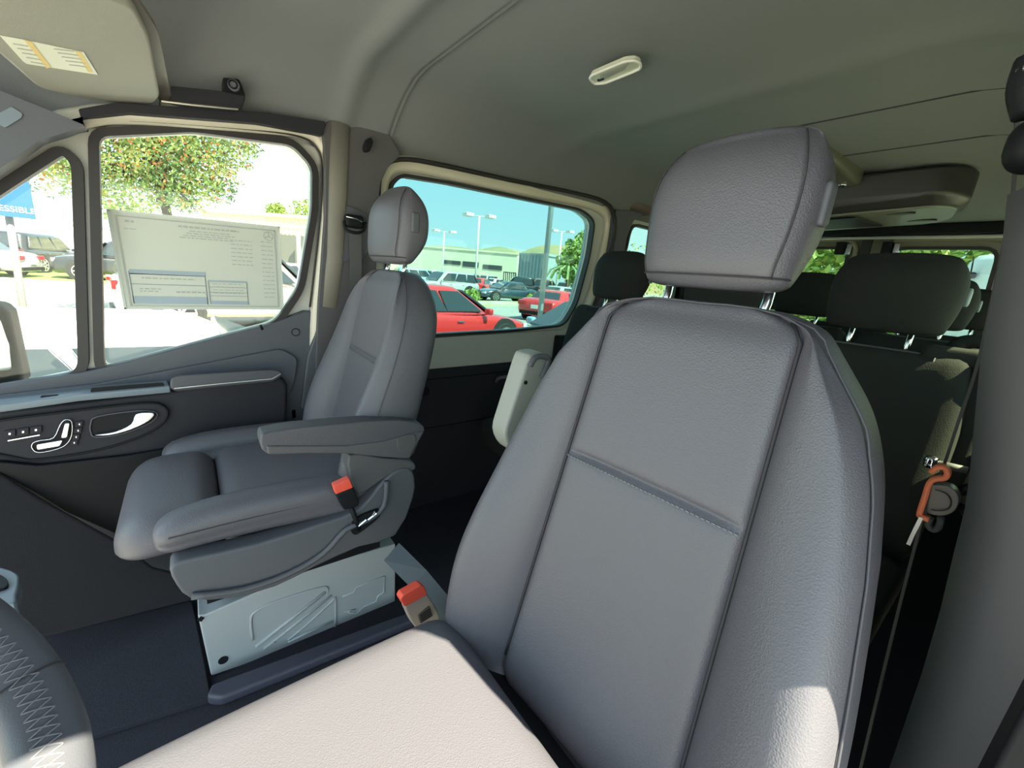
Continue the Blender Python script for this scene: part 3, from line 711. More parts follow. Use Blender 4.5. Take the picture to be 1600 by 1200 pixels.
# hip bolster below the armrest and side shield
slab('shield_upper', [I(p, IN-.01) for p in smoothpoly([(545, 712), (600, 716), (642, 720), (648, 735), (610, 742), (575, 766), (556, 766)], 3)], .05, (1, 0, 0), PLAST_M, ps_, bev=.01)
sc_ = smoothpoly([(265, 892), (272, 882), (300, 873), (400, 851), (500, 819), (560, 797), (590, 762), (615, 738), (640, 732), (649, 748), (646, 780), (618, 838), (560, 856), (490, 888), (430, 918), (360, 936), (300, 938), (275, 915)], 2)
sc_o = slab('side_shield', [I(p, -.205) for p in sc_], .05, (1, 0, 0), PLAST, ps_, bev=.016, bseg=4)
sweep('shield_rib', [I(p, -.199) for p in smoothpoly([(300, 932), (380, 921), (450, 897), (505, 865), (540, 828), (575, 812), (600, 790), (604, 752)], 3, False)], circ(.007, 8), PLAST, ps_)
slab('shield_slot', [I(p, -.196) for p in smoothpoly([(549, 829), (556, 812), (580, 800), (594, 797), (593, 808), (572, 826), (556, 836)], 3)], .01, (1, 0, 0), PLAST_D, ps_, bev=.001)
mb = MB()
for a, b in (((560, 822), (572, 812)), ((575, 812), (588, 802)), ((583, 806), (586, 799))): mb.tube([I(a, -.194), I(b, -.194)], circ(.003, 6))
mb.build('recliner_linkage', CHROME, ps_)
def buckle(t, p_top, p_bot, w, th, x, redpts, bodypts, m, nrm=(1, 0, 0), stalk=None):
    bk = slab('seat_belt_buckle', [I(p, x) for p in bodypts], th, nrm, m, t, bev=.004)
    lab(slab('release_button', [I(p, x+.001) for p in redpts], th+.001, nrm, REDP, bk, bev=.002), 'red release button')
    if stalk: tube('buckle_stalk', [I(p, x-.012) for p in stalk], .006, PLAST_D, t)
    return bk
buckle(ps_, None, None, 0, .02, -.185, [(521, 760), (546, 748), (552, 762), (525, 773)], [(525, 773), (552, 762), (562, 785), (560, 792), (538, 798), (533, 790)], PLAST_D, stalk=[(548, 790), (556, 812), (560, 828)])
# steel seat base box
BX = -.345
bx = slab('seat_base', [X(p, BX) for p in [(309, 962), (330, 1057), (618, 958), (618, 850), (480, 890), (345, 950), (322, 960)]], .25, (1, 0, 0), STEEL, ps_, bev=.004)
mb = MB()
def emb(pts, r=.0035, closed=False): mb.tube([X(p, BX+.0005) for p in pts], circ(r, 6), closed=closed, up=(1, 0, 0))
emb(smoothpoly([(395, 1000), (392, 968), (400, 955), (430, 940), (500, 918), (512, 920), (510, 930)], 3, False)); emb([(400, 1010), (508, 925)], .005); emb([(412, 1014), (518, 930)], .004)
emb(smoothpoly([(450, 1000), (480, 975), (518, 940), (524, 936), (524, 980)], 3, False)); emb([(450, 1003), (520, 970)], .004)
emb([(535, 932), (552, 926), (556, 918), (584, 906), (590, 904), (601, 900), (600, 925), (590, 932), (588, 940), (568, 948), (556, 960), (540, 955)], .003)
emb([(538, 956), (555, 952)], .003); emb([(596, 970), (600, 952), (616, 944)], .003)
mb.build('pressed_rib', STEEL, bx, smooth=True)
disc('cable_hole', X((349, 1032), BX+.002), (1, 0, 0), .011, .004, PLAST_D, bx, n=16)
disc('corner_slot', X((314, 968), BX+.003), (1, 0, 0), .007, .004, PLAST_D, bx, n=4)
disc('small_hole', X((430, 1003), BX+.002), (1, 0, 0), .002, .003, PLAST_D, bx, n=8)
mb = MB()
for k in range(3): mb.box((BX-.05-.02*k, .19, .268+.012*k), (.008, .46, .008))
mb.box((BX-.03, -.03, .27), (.06, .02, .03)); mb.box((BX-.01, .42, .285), (.04, .03, .012))
mb.build('seat_rail', CHROME, ps_, bev=.001)
mb = MB(); mb.box((PX-.01, .18, .28), (.30, .42, .10)); mb.build('slide_frame', PLAST_D, ps_)
# light side tag
slab('seat_tag', [X(p, -.70) for p in [(456, 642), (460, 640), (461, 652), (457, 654)]], .003, (0, -1, 0), WHITE, ps_, bev=0)

# driver seat ---------------------------------------------------------------------
DX = .443
DW = [(.42, .282), (.5, .277), (.6, .271), (.7, .258), (.8, .243), (.88, .226), (.94, .204), (.98, .173), (1.01, .151), (1.029, .134), (1.036, .09)]
ds, dyc, dwz = front_seat(DX, 0, 'large dark leather driver seat in the foreground with sunlit cushion', 'd', DW, .378, .225, .586, .062, .084, .147, .125)
headrest(ds, .415, .535, 1.066, .98, wk=.84, pk=1.2)
# folded up armrest at its inboard side
A_ = -.02
def A(p, x): return X(p, x)
ax = .12
arm2 = smoothpoly([(825, 562), (833, 553), (848, 551), (858, 556), (860, 566), (850, 600), (835, 650), (815, 700), (800, 705), (789, 680), (798, 645), (811, 605)], 3)
slab('folded_armrest', [X(p, ax) for p in arm2], .05, (1, 0, 0), mat('armrest shell', (.30, .31, .28), .45), ds, bev=.008, bseg=3)
sweep('armrest_rim', [X(p, ax+.003) for p in smoothpoly([(828, 572), (836, 559), (850, 557), (857, 564), (846, 590)], 3, False)], circ(.006, 8), PLAST, ds)
disc('bolt_hole', X((822, 598), ax+.002), (1, 0, 0), .004, .003, PLAST_D, ds, n=12)
# driver's buckle
bw = [(632, 948), (668, 928), (686, 958), (687, 972), (668, 984), (652, 984), (643, 972)]
bk = slab('seat_belt_buckle', [X(p, .09) for p in rnd(bw, 5, 3)], .022, (1, 0, .2), mat('warm grey buckle', (.30, .27, .24), .5), ds, bev=.004)
lab(slab('release_button', [X(p, .0915) for p in rnd([(626, 937), (630, 930), (658, 914), (664, 917), (668, 929), (633, 949)], 2, 2)], .024, (1, 0, .2), REDP, bk, bev=.003), 'red release button')
slab('buckle_plate', [X(p, .0925) for p in rnd([(653, 962), (671, 947), (677, 962), (657, 975)], 2, 2)], .003, (1, 0, .2), PLAST_M, bk, bev=0)
mb = MB()
for k in range(4): mb.poly([X((656+k*.6, 962+k*3.2), .0935), X((672+k*.8, 951+k*3.2), .0935), X((672.5+k*.8, 952.2+k*3.2), .0935), X((656.5+k*.6, 963.2+k*3.2), .0935)], .0006, (1, 0, .2))
mb.build('embossed_line', PLAST_D, bk)
tube('buckle_stalk', [X((674, 978), .08), X((684, 992), .07), X((690, 1010), .07)], .007, PLAST_D, ds)
slab('hinge_cover', [X(p, .15) for p in rnd([(693, 995), (722, 968), (742, 990), (738, 1001), (718, 1004)], 4, 3)], .02, (1, 0, 0), PLAST_B, ds, bev=.003)
rbox('hinge_bolt', X((739, 999), .155), (.012, .012, .012), .006, CHROME, ds, n=6)

# steering wheel --------------------------------------------------------------------
sw = thing('steering_wheel', (.37, -.25, .62), 'black leather steering wheel rim with cross stitching at the lower left', 'steering wheel')
c0 = Vector((.3493, -.2282, .7438)); tl_ = .9678; Rr = .1805; RT = .0275
e1 = Vector((1, 0, 0)); e2 = Vector((0, math.cos(tl_), -math.sin(tl_))); e3 = e1.cross(e2)
def wp(a, r=Rr): return c0+r*(math.cos(a)*e1+math.sin(a)*e2)
LW = mat('smooth steering wheel leather', (.10, .105, .125), .38, bump=('voronoi', 700, .15), bdist=.0006)
rim = sweep('rim', [wp(2*math.pi*i/72) for i in range(72)], circ(RT, 16), LW, sw, closed=True, up=tuple(e3))
mb = MB(); n = 48
for i in range(n):
    a0 = 1.2+2.6*i/n; a1 = a0+.052
    for sgn in (1, -1):
        f0 = math.radians(200); f1 = math.radians(238)
        if sgn < 0: f0, f1 = f1, f0
        pth = []
        for q in range(5):
            a = a0+(a1-a0)*q/4; f = f0+(f1-f0)*q/4
            rad = (wp(a)-c0).normalized(); pth.append(wp(a)+(rad*math.cos(f)-e3*-math.sin(f)*-1)*.0188 if 0 else wp(a)+(rad*math.cos(f)+e3*(-math.sin(f)))*(RT+.0006))
        mb.tube(pth, circ(.0007, 5))
mb.build('cross_stitching', mat('grey stitching thread', (.17, .175, .20), .7), rim)
for a in (1.62, 2.35):
    ring = []
    rad = (wp(a)-c0).normalized()
    tube('rim_seam', [wp(a)+(rad*math.cos(f/16*6.283)+e3*math.sin(f/16*6.283))*(RT+.0002) for f in range(16)], .0012, SEAM, rim, closed=True)
tube('spoke', [wp(2.6), c0+(-.05)*e3*0+Vector((-.05, 0, -.03))], .014, PLAST_D, sw)
rbox('hub', c0+e3*0+Vector((0, -.03, -.03)), (.16, .13, .05), .024, PLAST_D, sw)
tube('spoke', [wp(.5), c0+Vector((.05, 0, -.03))], .014, PLAST_D, sw)
tube('column', [c0+Vector((0, -.03, -.04)), c0+Vector((0, -.30, -.30))], .035, PLAST_D, sw)

# belts --------------------------------------------------------------------------------
def ribbon(name, path, w, th, wdir, m, parent=None): return sweep(name, path, rectp(th, w), m, parent, up=wdir, smooth=False)
sb = thing('seat_belt', T((552, 360), .07), 'dark front passenger seat belt hanging from the pillar loop between the windows', 'seat belt')
slab('anchor_recess', [T(p, .064) for p in rnd([(535, 325), (545, 322), (572, 335), (577, 352), (573, 395), (565, 408), (534, 408), (532, 380)], 5, 3)], .004, (1, 0, 0), PLAST, sb, bev=.001)
sweep('recess_rim', [T(p, .066) for p in rnd([(535, 325), (545, 322), (572, 335), (577, 352), (573, 395), (565, 408), (534, 408), (532, 380)], 5, 3)], circ(.0025, 6), PLAST, sb, closed=True)
rbox('belt_guide', T((553, 346), .085), (.03, .062, .042), .012, PLAST_D, sb)
tube('guide_loop', smoothpoly([T((538, 345), .09), T((540, 358), .095), T((555, 364), .1), T((568, 360), .095), T((571, 348), .09)], 3, False), .005, PLAST_D, sb)
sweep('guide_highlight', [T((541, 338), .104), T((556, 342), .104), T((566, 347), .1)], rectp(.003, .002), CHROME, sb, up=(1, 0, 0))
ribbon('webbing', [T((555, 358), .095), T((556, 420), .085), T((556, 480), .08), T((553, 560), .08)], .040, .002, (0, 1, 0), BELT, sb)
# belt strap on the floor between the seats
o = ribbon('floor_strap', [Vector(X((612, 862), -.1)), Vector(X((655, 905), .0)), Vector(X((700, 958), .08)), Vector(X((728, 990), .13))], .05, .002, (.75, .62, .2), mat('blue grey webbing', (.05, .07, .085), .7), None); tag(o, 'blue grey belt strap running from the floor to the driver seat hinge', 'strap')

# driver side belt with buckle tongue
db = thing('seat_belt', Y((1500, 640), .8), 'thin dark driver seat belt hanging edge-on with an orange clip at the right', 'seat belt')
pth = [Y(p, .8) for p in [(1589, 180), (1583, 300), (1565, 395), (1530, 560), (1497, 660), (1472, 735), (1445, 800), (1432, 845), (1395, 990), (1345, 1200)]]
vd = (fw*1.0)
mbp = []
for i, p in enumerate(pth): mbp.append(p)
ribbon('webbing', smoothpoly(mbp, 3, False), .042, .0032, tuple((Vector((.0, 1, 0))*.98+Vector((-.06, 0, 0)))), mat('belt edge webbing', (.06, .058, .055), .7), db)
DT = .76
cy = [Y(p, DT) for p in smoothpoly([(1454, 765), (1458, 758), (1480, 759), (1494, 768), (1499, 782), (1492, 798), (1475, 806), (1452, 803), (1448, 796)], 3)]
lab(slab('tongue_cover', cy, .02, (0, -1, 0), mat('taupe plastic', (.15, .135, .125), .4), db, bev=.005, bseg=3), 'taupe rounded belt tongue cover')
tube('cover_line', [Y(p, DT-.003) for p in smoothpoly([(1461, 765), (1478, 771), (1486, 783), (1482, 795), (1466, 798), (1455, 796)], 3, False)], .0008, SEAM, db, n=5)
oc = [Y(p, DT-.012) for p in smoothpoly([(1455, 738), (1464, 730), (1476, 730), (1481, 738), (1477, 746), (1462, 748), (1453, 754), (1446, 775), (1438, 800), (1440, 806), (1452, 811)], 3, False)]
lab(sweep('retaining_clip', oc, rectp(.006, .012), ORANGE, db, up=(0, 1, 0)), 'orange plastic retaining clip')
ribbon('tongue_blade', [Y((1441, 806), .75), Y((1430, 828), .75), Y((1421, 848), .75)], .018, .004, (0, 1, 0), SATIN, db)
tube('belt_loop', smoothpoly([Y(p, .78) for p in [(1454, 808), (1450, 820), (1458, 828), (1468, 822), (1470, 808)]], 3, False), .004, BELT, db)
tube('belt_loop', smoothpoly([Y(p, .80) for p in [(1500, 770), (1512, 762), (1526, 775), (1524, 792), (1500, 800)]], 3, False), .006, PLAST_D, db)
# upper anchor at right edge
ua = thing('belt_anchor', Y((1596, 130), .62), 'black belt height adjuster with chrome bands at the upper right edge', 'anchor')
a0 = Y((1626, 88), .62); a1 = Y((1622, 172), .62)
tube('adjuster_body', smoothpoly([a0, a0*.5+a1*.5+Vector((-.004, 0, 0)), a1], 4, False), .016, PLAST_D, ua, n=12)
for py in (108, 136): tube('chrome_band', [Y((1625, py-5), .62), Y((1624, py+4), .62)], .0172, CHROME, ua, n=14)
rbox('adjuster_knob', Y((1624, 226), .66), (.045, .05, .05), .02, PLAST_D, ua)

# overhead things -----------------------------------------------------------------------
dlmp = thing('dome_lamp', Z((960, 112), 1.585), 'clear plastic oblong roof lamp on the grey headliner', 'lamp')
LENS = mat('pale lens plastic', (.62, .64, .50), .15, coat=.6)
dz = 1.578
corners = rnd([(921, 122), (925, 117), (975, 96), (992, 94), (1001, 99), (1001, 107), (985, 114), (945, 130), (928, 131)], 5, 3)
slab('lens', [Z(p, dz) for p in corners], .012, (0, 0, -1), LENS, dlmp, bev=.003)
tube('bezel', [Z(p, dz-.001) for p in corners], .0035, mat('bezel', (.75, .75, .68), .3), dlmp, closed=True)
mb = MB()
for k in range(6):
    a = Z((938-.5*k, 118+1.7*k), dz-.0015); b = Z((982-1.2*k, 99+1.7*k), dz-.0015); mb.tube([a, b], rectp(.002, .002))
mb.build('lens_rib', mat('lens rib', (.30, .31, .26), .3), dlmp)
slab('switch', [Z(p, dz-.003) for p in [(933, 126), (943, 122), (944, 125), (935, 128)]], .004, (0, 0, -1), PLAST_D, dlmp, bev=0)

# rear roof air unit
ac = thing('air_conditioning_unit', Vector((.0, 2.5, 1.5)), 'dark overhead air unit with vents on the ceiling above the rear seats', 'air unit')
ACM = mat('olive grey plastic', (.12, .12, .09), .35)
zt = 1.55
def acz(p, z): return Z(p, z)
pts_b = [Y((1290, 352), 2.35), Y((1400, 343), 2.3), Y((1470, 336), 2.25), Y((1500, 326), 2.2), Y((1512, 308), 2.15)]
AY = .30
u0 = rnd([(-.55, 2.28), (.36, 2.28), (.42, 2.4), (.38, 2.64), (.32, 2.72), (-.55, 2.72)], .06, 4)
vs = [Vector((a, b, 1.60)) for a, b in u0]+[Vector((a, b, 1.50)) for a, b in u0]+[Vector((-.05+(a+.05)*.93, 2.5+(b-2.5)*.86, 1.425+.04*max(0, (a+.03)/.4))) for a, b in u0]
k = len(u0)
fs = [[i, (i+1) % k, k+(i+1) % k, k+i] for i in range(k)]+[[k+i, k+(i+1) % k, 2*k+(i+1) % k, 2*k+i] for i in range(k)]+[[2*k+i for i in range(k)], list(range(k))[::-1]]
M('housing', vs, fs, mat('black air unit shell', (.03, .03, .028), .4), ac, bev=.012, bseg=3)
slab('lower_panel', [v+Vector((0, 0, -.006)) for v in vs[2*k:]][::-1], .012, (0, 0, -1), mat('olive lower panel', (.17, .17, .13), .35), ac, bev=.004)
slab('grille', [Vector(v) for v in ((-.4, 2.36, 1.422), (.08, 2.36, 1.437), (.12, 2.64, 1.441), (-.4, 2.64, 1.422))], .004, (0, 0, -1), PLAST_D, ac, bev=.001)
for (a, b) in ((.22, 2.4), (.26, 2.6)):
    disc('air_vent', (a, b, 1.452), (0, -.1, -1), .05, .004, PLAST_D, ac, rb=.018, bev=.001); disc('vent_flap', (a, b, 1.450), (0, -.1, -1), .042, .004, ACM, ac, rb=.013)
vs2 = [(1290, 238), (1342, 288), (1338, 296), (1290, 330)]
pa = Z((1287, 236), 1.585); pb = Y((1346, 292), 2.29); wv_ = Vector((-.40, 0, 0))
M('front_duct', [pa, pa+wv_*.6, pb+wv_, pb, pa+Vector((0, 0, .05)), pa+wv_*.6+Vector((0, 0, .05)), pb+wv_+Vector((0, 0, .09)), pb+Vector((0, 0, .09))], [[0, 1, 2, 3], [4, 5, 6, 7], [0, 1, 5, 4], [1, 2, 6, 5], [2, 3, 7, 6], [3, 0, 4, 7]], ACM, ac, bev=.02, bseg=4)
tube('duct_lamp', [PL((1305+17*math.cos(a/16*6.283), 296-5*math.sin(a/16*6.283)-(17*math.cos(a/16*6.283))*.35), pb+Vector((0, 0, -.004)), (0, .1, 1)) for a in range(16)], .004, CHROME, ac, closed=True)

# sun visor
sv = thing('sun_visor', Z((150, 90), 1.38), 'beige grey sun visor with a white and yellow warning label', 'visor')
VO = Z((240, 150), 1.40); VN = Vector((.05, .22, -1)).normalized()
VIS = mat('visor vinyl', (.33, .33, .28), .8, bump=('noise', 900, .3))
def V(p, k=0): return PL(p, VO-Vector(VN)*-k, VN)
vp = rnd([(-150, -60), (130, -20), (212, 14), (236, 62), (251, 152), (243, 162), (215, 166), (130, 155), (60, 138), (0, 86), (-150, -60+30)], 12, 4)
slab('visor_panel', [V(p) for p in vp], .018, VN, VIS, sv, bev=.007, bseg=4)
vp2 = rnd([(120, -60), (215, 0), (248, 50), (262, 120), (268, 154), (256, 161), (200, 120), (150, 20)], 12, 4)
slab('visor_surround', [V(p, -.022) for p in vp2], .014, VN, mat('visor surround', (.24, .22, .20), .7), sv, bev=.006, bseg=4)
lb = [(0, 56), (34, 62), (120, 80), (131, 82), (153, 117), (42, 100), (36, 96)]
LB = mat('cream label', (.80, .82, .68), .6)
lo = slab('warning_label', [V(p, .0015) for p in lb], .001, VN, LB, sv, bev=0)
YEL = mat('yellow band', (.80, .62, .25), .6)
mb = MB()
for a in ([(38, 63), (50, 66), (80, 105), (73, 107)], [(117, 80), (127, 82), (146, 113), (138, 113)]): mb.poly([V(p, .0022) for p in a], .0005, VN)
mb.build('yellow_band', YEL, lo)
for k in range(5):
    for (xa, xb) in ((20+k*7, 44+k*7), (84+k*6, 116+k*6)):
        ya = 72+(xa-20)*.16+k*6 if xa < 60 else 80+k*6.2
        mb = MB(); mb.poly([V(p, .0022) for p in [(xa, ya-4), (xb, ya+0), (xb+.6, ya+1.2), (xa+.6, ya-2.8)]], .0004, VN); mb.build('label_print', GREYL, lo)
# grab handle / visor clip
gh = thing('grab_handle', X((330, 150), -.74), 'dark plastic roof grab handle beside the sun visor', 'handle')
slab('grip', [X(p, -.73) for p in rnd([(266, 134), (345, 142), (384, 150), (381, 162), (372, 169), (268, 158)], 4)], .04, (1, 0, 0), PLAST_D if 0 else TRIMB, gh, bev=.006, bseg=3)
lab(sweep('lower_edge', [X(p, -.725) for p in [(252, 158), (300, 164), (372, 171)]], circ(.002, 6), PAINT2, gh), 'pale lower edge')
slab('end_bracket', [X(p, -.735) for p in rnd([(348, 120), (374, 123), (384, 150), (382, 160), (348, 150)], 4)], .04, (1, 0, 0), PLAST_D, gh, bev=.004)
disc('screw_cap', X((365, 133), -.725), (1, -.2, -.2), .014, .012, PLAST, gh, bev=.003)
tube('cap_ring', [X((364, 132), -.722)+Vector((0, .009*math.cos(a/12*6.28), .009*math.sin(a/12*6.28))) for a in range(12)], .002, PLAST_D, gh, closed=True)

# ============================================================ rear benches
def bench(yb, xs_, label, rowname, lit=False):
    t = thing('bench_seat', (0, yb+.1, 0), label, 'bench seat', 'rear bench rows')
    zt = .955
    for x in xs_:
        def bk(v): return Vector((v.x*(1-.10*max(0, v.z/.26)**3), v.y-.018*(abs(v.x)/.2)**2*(1 if v.y < 0 else 0), v.z))
        R1 = Matrix.Rotation(math.radians(-13), 3, 'X')
        rbox('backrest', (x, yb+.03, .70), (.425, .11, .52), .04, FABRIC, t, n=12, fn=bk, rot=R1)
        for s in (-1, 1):
            tube('backrest_seam', [Vector((x+s*.125, yb+.03, .70))+R1 @ Vector((0, -.057, z)) for z in (-.24, -.1, 0, .1, .2, .245)], .002, SEAM, t, n=5)
        rbox('seat_cushion', (x, yb-.24, .40), (.43, .46, .13), .045, FABRIC, t, n=8)
        headrest(t, x, yb+.02, 1.005, 1.0, FABRIC, big=False)
        rbox('headrest_button', (x+.137, yb+.105, 1.10), (.012, .02, .045), .006, PLAST_B, t, n=4)
        tube('backrest_piping', [Vector((x+u, yb+.045, .956)) for u in (-.18, -.09, 0, .09, .18)], .003, PIPE, t, n=6)
    x1 = xs_[-1]; x0 = xs_[0]
    box('bench_frame', ((x0+x1)/2, yb-.15, .22), (x1-x0+.3, .34, .20), PLAST_D, t, bev=.02)
    return t, x1
bt, x1 = bench(1.40, (-.455, -.005, .445), 'black second row bench seat behind the driver with three headrests', 2)
# grab handle on its outboard shoulder, hardware
for (yb, xx, nm) in ((2.2, .62, 'third'),):
    pass
rbox('shoulder_pad', (.665, 1.46, .80), (.05, .10, .34), .02, FABRIC, bt, n=6)
rbox('belt_outlet', (.60, 1.47, .955), (.12, .07, .05), .012, FABRIC, bt, n=6)
tube('cross_bar', [Y((1455, 722), 1.3), Y((1512, 735), 1.3)], .008, PLAST_M, bt)
rbox('bar_knob', Y((1455, 722), 1.3), (.025, .025, .03), .01, CHROME, bt, n=5)
bt3, _ = bench(2.30, (-.46, -.03, .40), 'black third row bench seat partly hidden by the second row', 3)
g = smoothpoly([Y((1468, 582), 2.0), Y((1490, 545), 2.0), Y((1510, 534), 2.0), Y((1545, 537), 2.0), Y((1552, 545), 2.05)], 4, False)
sweep('grab_bar', g, circ(.022, 8), FABRIC, bt3)
bt4, _ = bench(3.05, (-.46, -.02, .42), 'black last row bench seat in front of the rear doors', 4)

# ============================================================ outside
ASPH = mat('pale asphalt', (.36, .35, .32), .9, mix=((.30, .29, .27), .6, .35, .65))
gr = M('floor_ground', [Vector((-400, -400, G)), Vector((400, -400, G)), Vector((400, 400, G)), Vector((-400, 400, G))], [[0, 1, 2, 3]], ASPH); gr.name = 'asphalt_ground'; struct(gr)
GRASS = mat('lawn', (.22, .36, .05), .9, mix=((.30, .42, .08), 3, .3, .7), bump=('noise', 40, .6))
def gp(p, z=G): return Z(p, z)
lawn = slab('lawn_strip', [gp(p) + Vector((0, 0, .03)) for p in [(-60, 425), (60, 437), (200, 444), (200, 424), (60, 408), (-60, 396)]], .03, (0, 0, 1), GRASS, bev=0); tag(lawn, 'bright green lawn strip beyond the road through the quarter window', 'lawn', kind='stuff')
isl = slab('grass_island', [gp(p)+Vector((0, 0, .1)) for p in [(672, 476), (745, 472), (824, 473), (826, 477), (740, 480), (672, 484)]], .12, (0, 0, 1), mat('island kerb', (.55, .55, .42), .9, mix=((.36, .45, .14), .5, .4, .6)), bev=0); tag(isl, 'planted kerb island in front of the dark sedan', 'island')

TYRE = mat('tyre rubber', (.02, .02, .02), .8); RIM = mat('alloy rim', (.55, .56, .56), .3, .8); CGL = mat('car glass', (.03, .04, .045), .06, coat=1); REDL = mat('tail light', (.55, .02, .02), .25, coat=.5); HDL = mat('head lamp', (.75, .78, .8), .1, coat=1)
PLATE = mat('licence plate', (.75, .75, .72), .5)
def cpaint(nm, c): return mat('car paint '+nm, c, .3, coat=1)
def car(name, base, yaw, kind, paint, label, cat='car', L=None, group=None):
    """nose towards local +x; base on the ground"""
    t = thing(name, base, label, cat, group or 'cars parked round the van'); 
    K = dict(sedan=(4.7, 1.84, 1.44), suv=(4.8, 1.95, 1.78), pickup=(5.8, 2.0, 1.9), coupe=(4.78, 1.9, 1.34), low=(4.7, 1.86, 1.23), van=(5.9, 2.0, 2.4))[kind]
    Lc, Wd, H = K; w = Wd/2
    R3 = Matrix.Rotation(yaw, 3, 'Z'); B = Vector(base)
    def P(x, y, z): return B+R3 @ Vector((x, y, z))
    def mk(nm, vs, fs, m, par=None, **k): return M(nm, [P(*v) for v in vs], fs, m, par or t, **k)
    hl = Lc/2
    if kind in ('sedan', 'coupe', 'low'):
        zb = .88 if kind == 'sedan' else (.84 if kind == 'coupe' else .80)
        top = [(-hl, .72, .86), (-hl+.1, zb+.10, .93), (-hl+.8, zb+.14, .98), (-1.2, zb+.08, 1), (0, zb+.02, 1), (.9, zb, 1), (hl-.9, zb-.06, .98), (hl-.25, zb-.16, .92), (hl, .62, .80)]
        cab = dict(b0=-hl+.75, b1=1.05, t0=-1.05, t1=.15, zb=zb, H=H)
    elif kind == 'suv':
        zb = 1.05
        top = [(-hl, .9, .9), (-hl+.06, zb+.06, .96), (-hl+.7, zb+.05, 1), (0, zb, 1), (.9, zb, 1), (hl-.8, zb-.02, .98), (hl-.15, zb-.12, .93), (hl, .75, .85)]
        cab = dict(b0=-hl+.12, b1=1.15, t0=-hl+.45, t1=.45, zb=zb, H=H)
    elif kind == 'pickup':
        zb = 1.15
        top = [(-hl, .9, .95), (-hl+.05, zb+.05, .98), (-hl+1.8, zb+.05, 1), (0, zb, 1), (.9, zb, 1), (hl-.8, zb+.02, .98), (hl-.1, zb-.05, .95), (hl, .8, .88)]
        cab = dict(b0=-1.15, b1=1.25, t0=-1.0, t1=.6, zb=zb, H=H)
    else:
        zb = 1.2
        top = [(-hl, 1.1, .97), (-hl+.05, zb, 1), (0, zb, 1), (hl-1.2, zb, 1), (hl-.3, zb-.1, .95), (hl, .8, .88)]
        cab = dict(b0=-hl+.05, b1=hl-.9, t0=-hl+.12, t1=hl-1.7, zb=zb, H=H)
    zl = .24
    rings = []
    for x, z, ws in top:
        ww = w*ws
        half = [(0, zl), (ww*.88, zl), (ww*.98, zl+.14), (ww, (zl+z)/2), (ww*.975, z-.10), (ww*.90, z-.01), (ww*.5, z+.015), (0, z+.02)]
        rings.append([(x, y, zz) for y, zz in half]+[(x, -y, zz) for y, zz in half[-2:0:-1]])
    k = len(rings[0]); vs = [v for r in rings for v in r]
    fs = [[i*k+j, i*k+(j+1) % k, (i+1)*k+(j+1) % k, (i+1)*k+j] for i in range(len(rings)-1) for j in range(k)]+[list(range(k)), [(len(rings)-1)*k+j for j in range(k)]]
    body = mk('body', vs, fs, paint, smooth=True, sub=1)
    c = cab; tw = .80 if kind in ('suv', 'van', 'pickup') else .72
    def lerp(a, b, s): return a+(b-a)*s
    def cabpt(s, side, v):   # s 0..1 rear->front, v 0 belt..1 roof
        v_ = v; x = lerp(lerp(c['b0'], c['t0'], v_), lerp(c['b1'], c['t1'], v_), s)
        return (x, side*w*lerp(.93, tw, v_), lerp(c['zb']-.02, c['H']-.03, v_))
    vs = []; lv = [(0, 1), (.35, 1), (.7, 1), (.93, .98), (1, .9)]
    for v, q in lv:
        for s_, sd in ((0, -1), (.33, -1), (.66, -1), (1, -1), (1, -.5), (1, .5), (1, 1), (.66, 1), (.33, 1), (0, 1), (0, .5), (0, -.5)):
            x, y, z = cabpt(s_, 1, v); vs.append((x*1+(.06*(1-abs(sd)) if s_ == 1 else (-.05*(1-abs(sd)) if s_ == 0 else 0)), y*sd*q, z+(.03 if v == 1 else 0)))
    fs = [[i*12+j, i*12+(j+1) % 12, (i+1)*12+(j+1) % 12, (i+1)*12+j] for i in range(4) for j in range(12)]+[[48+j for j in range(12)]]
    mk('cabin', vs, fs, paint, smooth=True, sub=1)
    # panes
    def pane(nm, q4, nudge):
        vs = [Vector(q) for q in q4]; n = (vs[1]-vs[0]).cross(vs[2]-vs[0]).normalized(); n = n if n.dot(Vector(nudge)) > 0 else -n
        a = [P(*(v+n*.03)) for v in vs]
        slab(nm, a, .05, R3 @ n, CGL, t, bev=.01)
    for sd in (-1, 1):
        if kind in ('sedan', 'suv'): segs = [(.06, .28, .3), (.31, .58, 0), (.61, .93, 0)] if kind == 'suv' else [(.14, .50, 0), (.53, .90, 0)]
        elif kind in ('coupe', 'low'): segs = [(.30, .52, 0), (.55, .90, 0)]
        elif kind == 'pickup': segs = [(.08, .46, 0), (.5, .92, 0)]
        else: segs = [(.78, .97, 0)]
        for a, b, _ in segs:
            pane('side_window', [cabpt(a, sd, .10), cabpt(b+.03 if b < .85 else b, sd, .10), cabpt(b if b < .85 else b-.02, sd, .84), cabpt(a+.02, sd, .84)], (0, sd, 0))
    if 1:
        f1 = [cabpt(1, -.88, .08), cabpt(1, .88, .08), cabpt(1, .84, .86), cabpt(1, -.84, .86)]
        f1 = [(x+.05, y, z) for x, y, z in f1]; pane('windshield', f1, (1, 0, .5))
    r1 = [cabpt(0, -.84, .12), cabpt(0, .84, .12), cabpt(0, .78, .84), cabpt(0, -.78, .84)]
    if kind != 'van': pane('rear_window', [(x-.04, y, z) for x, y, z in r1], (-1, 0, .5))
    wr_ = .34 if kind in ('sedan', 'coupe', 'low') else .39
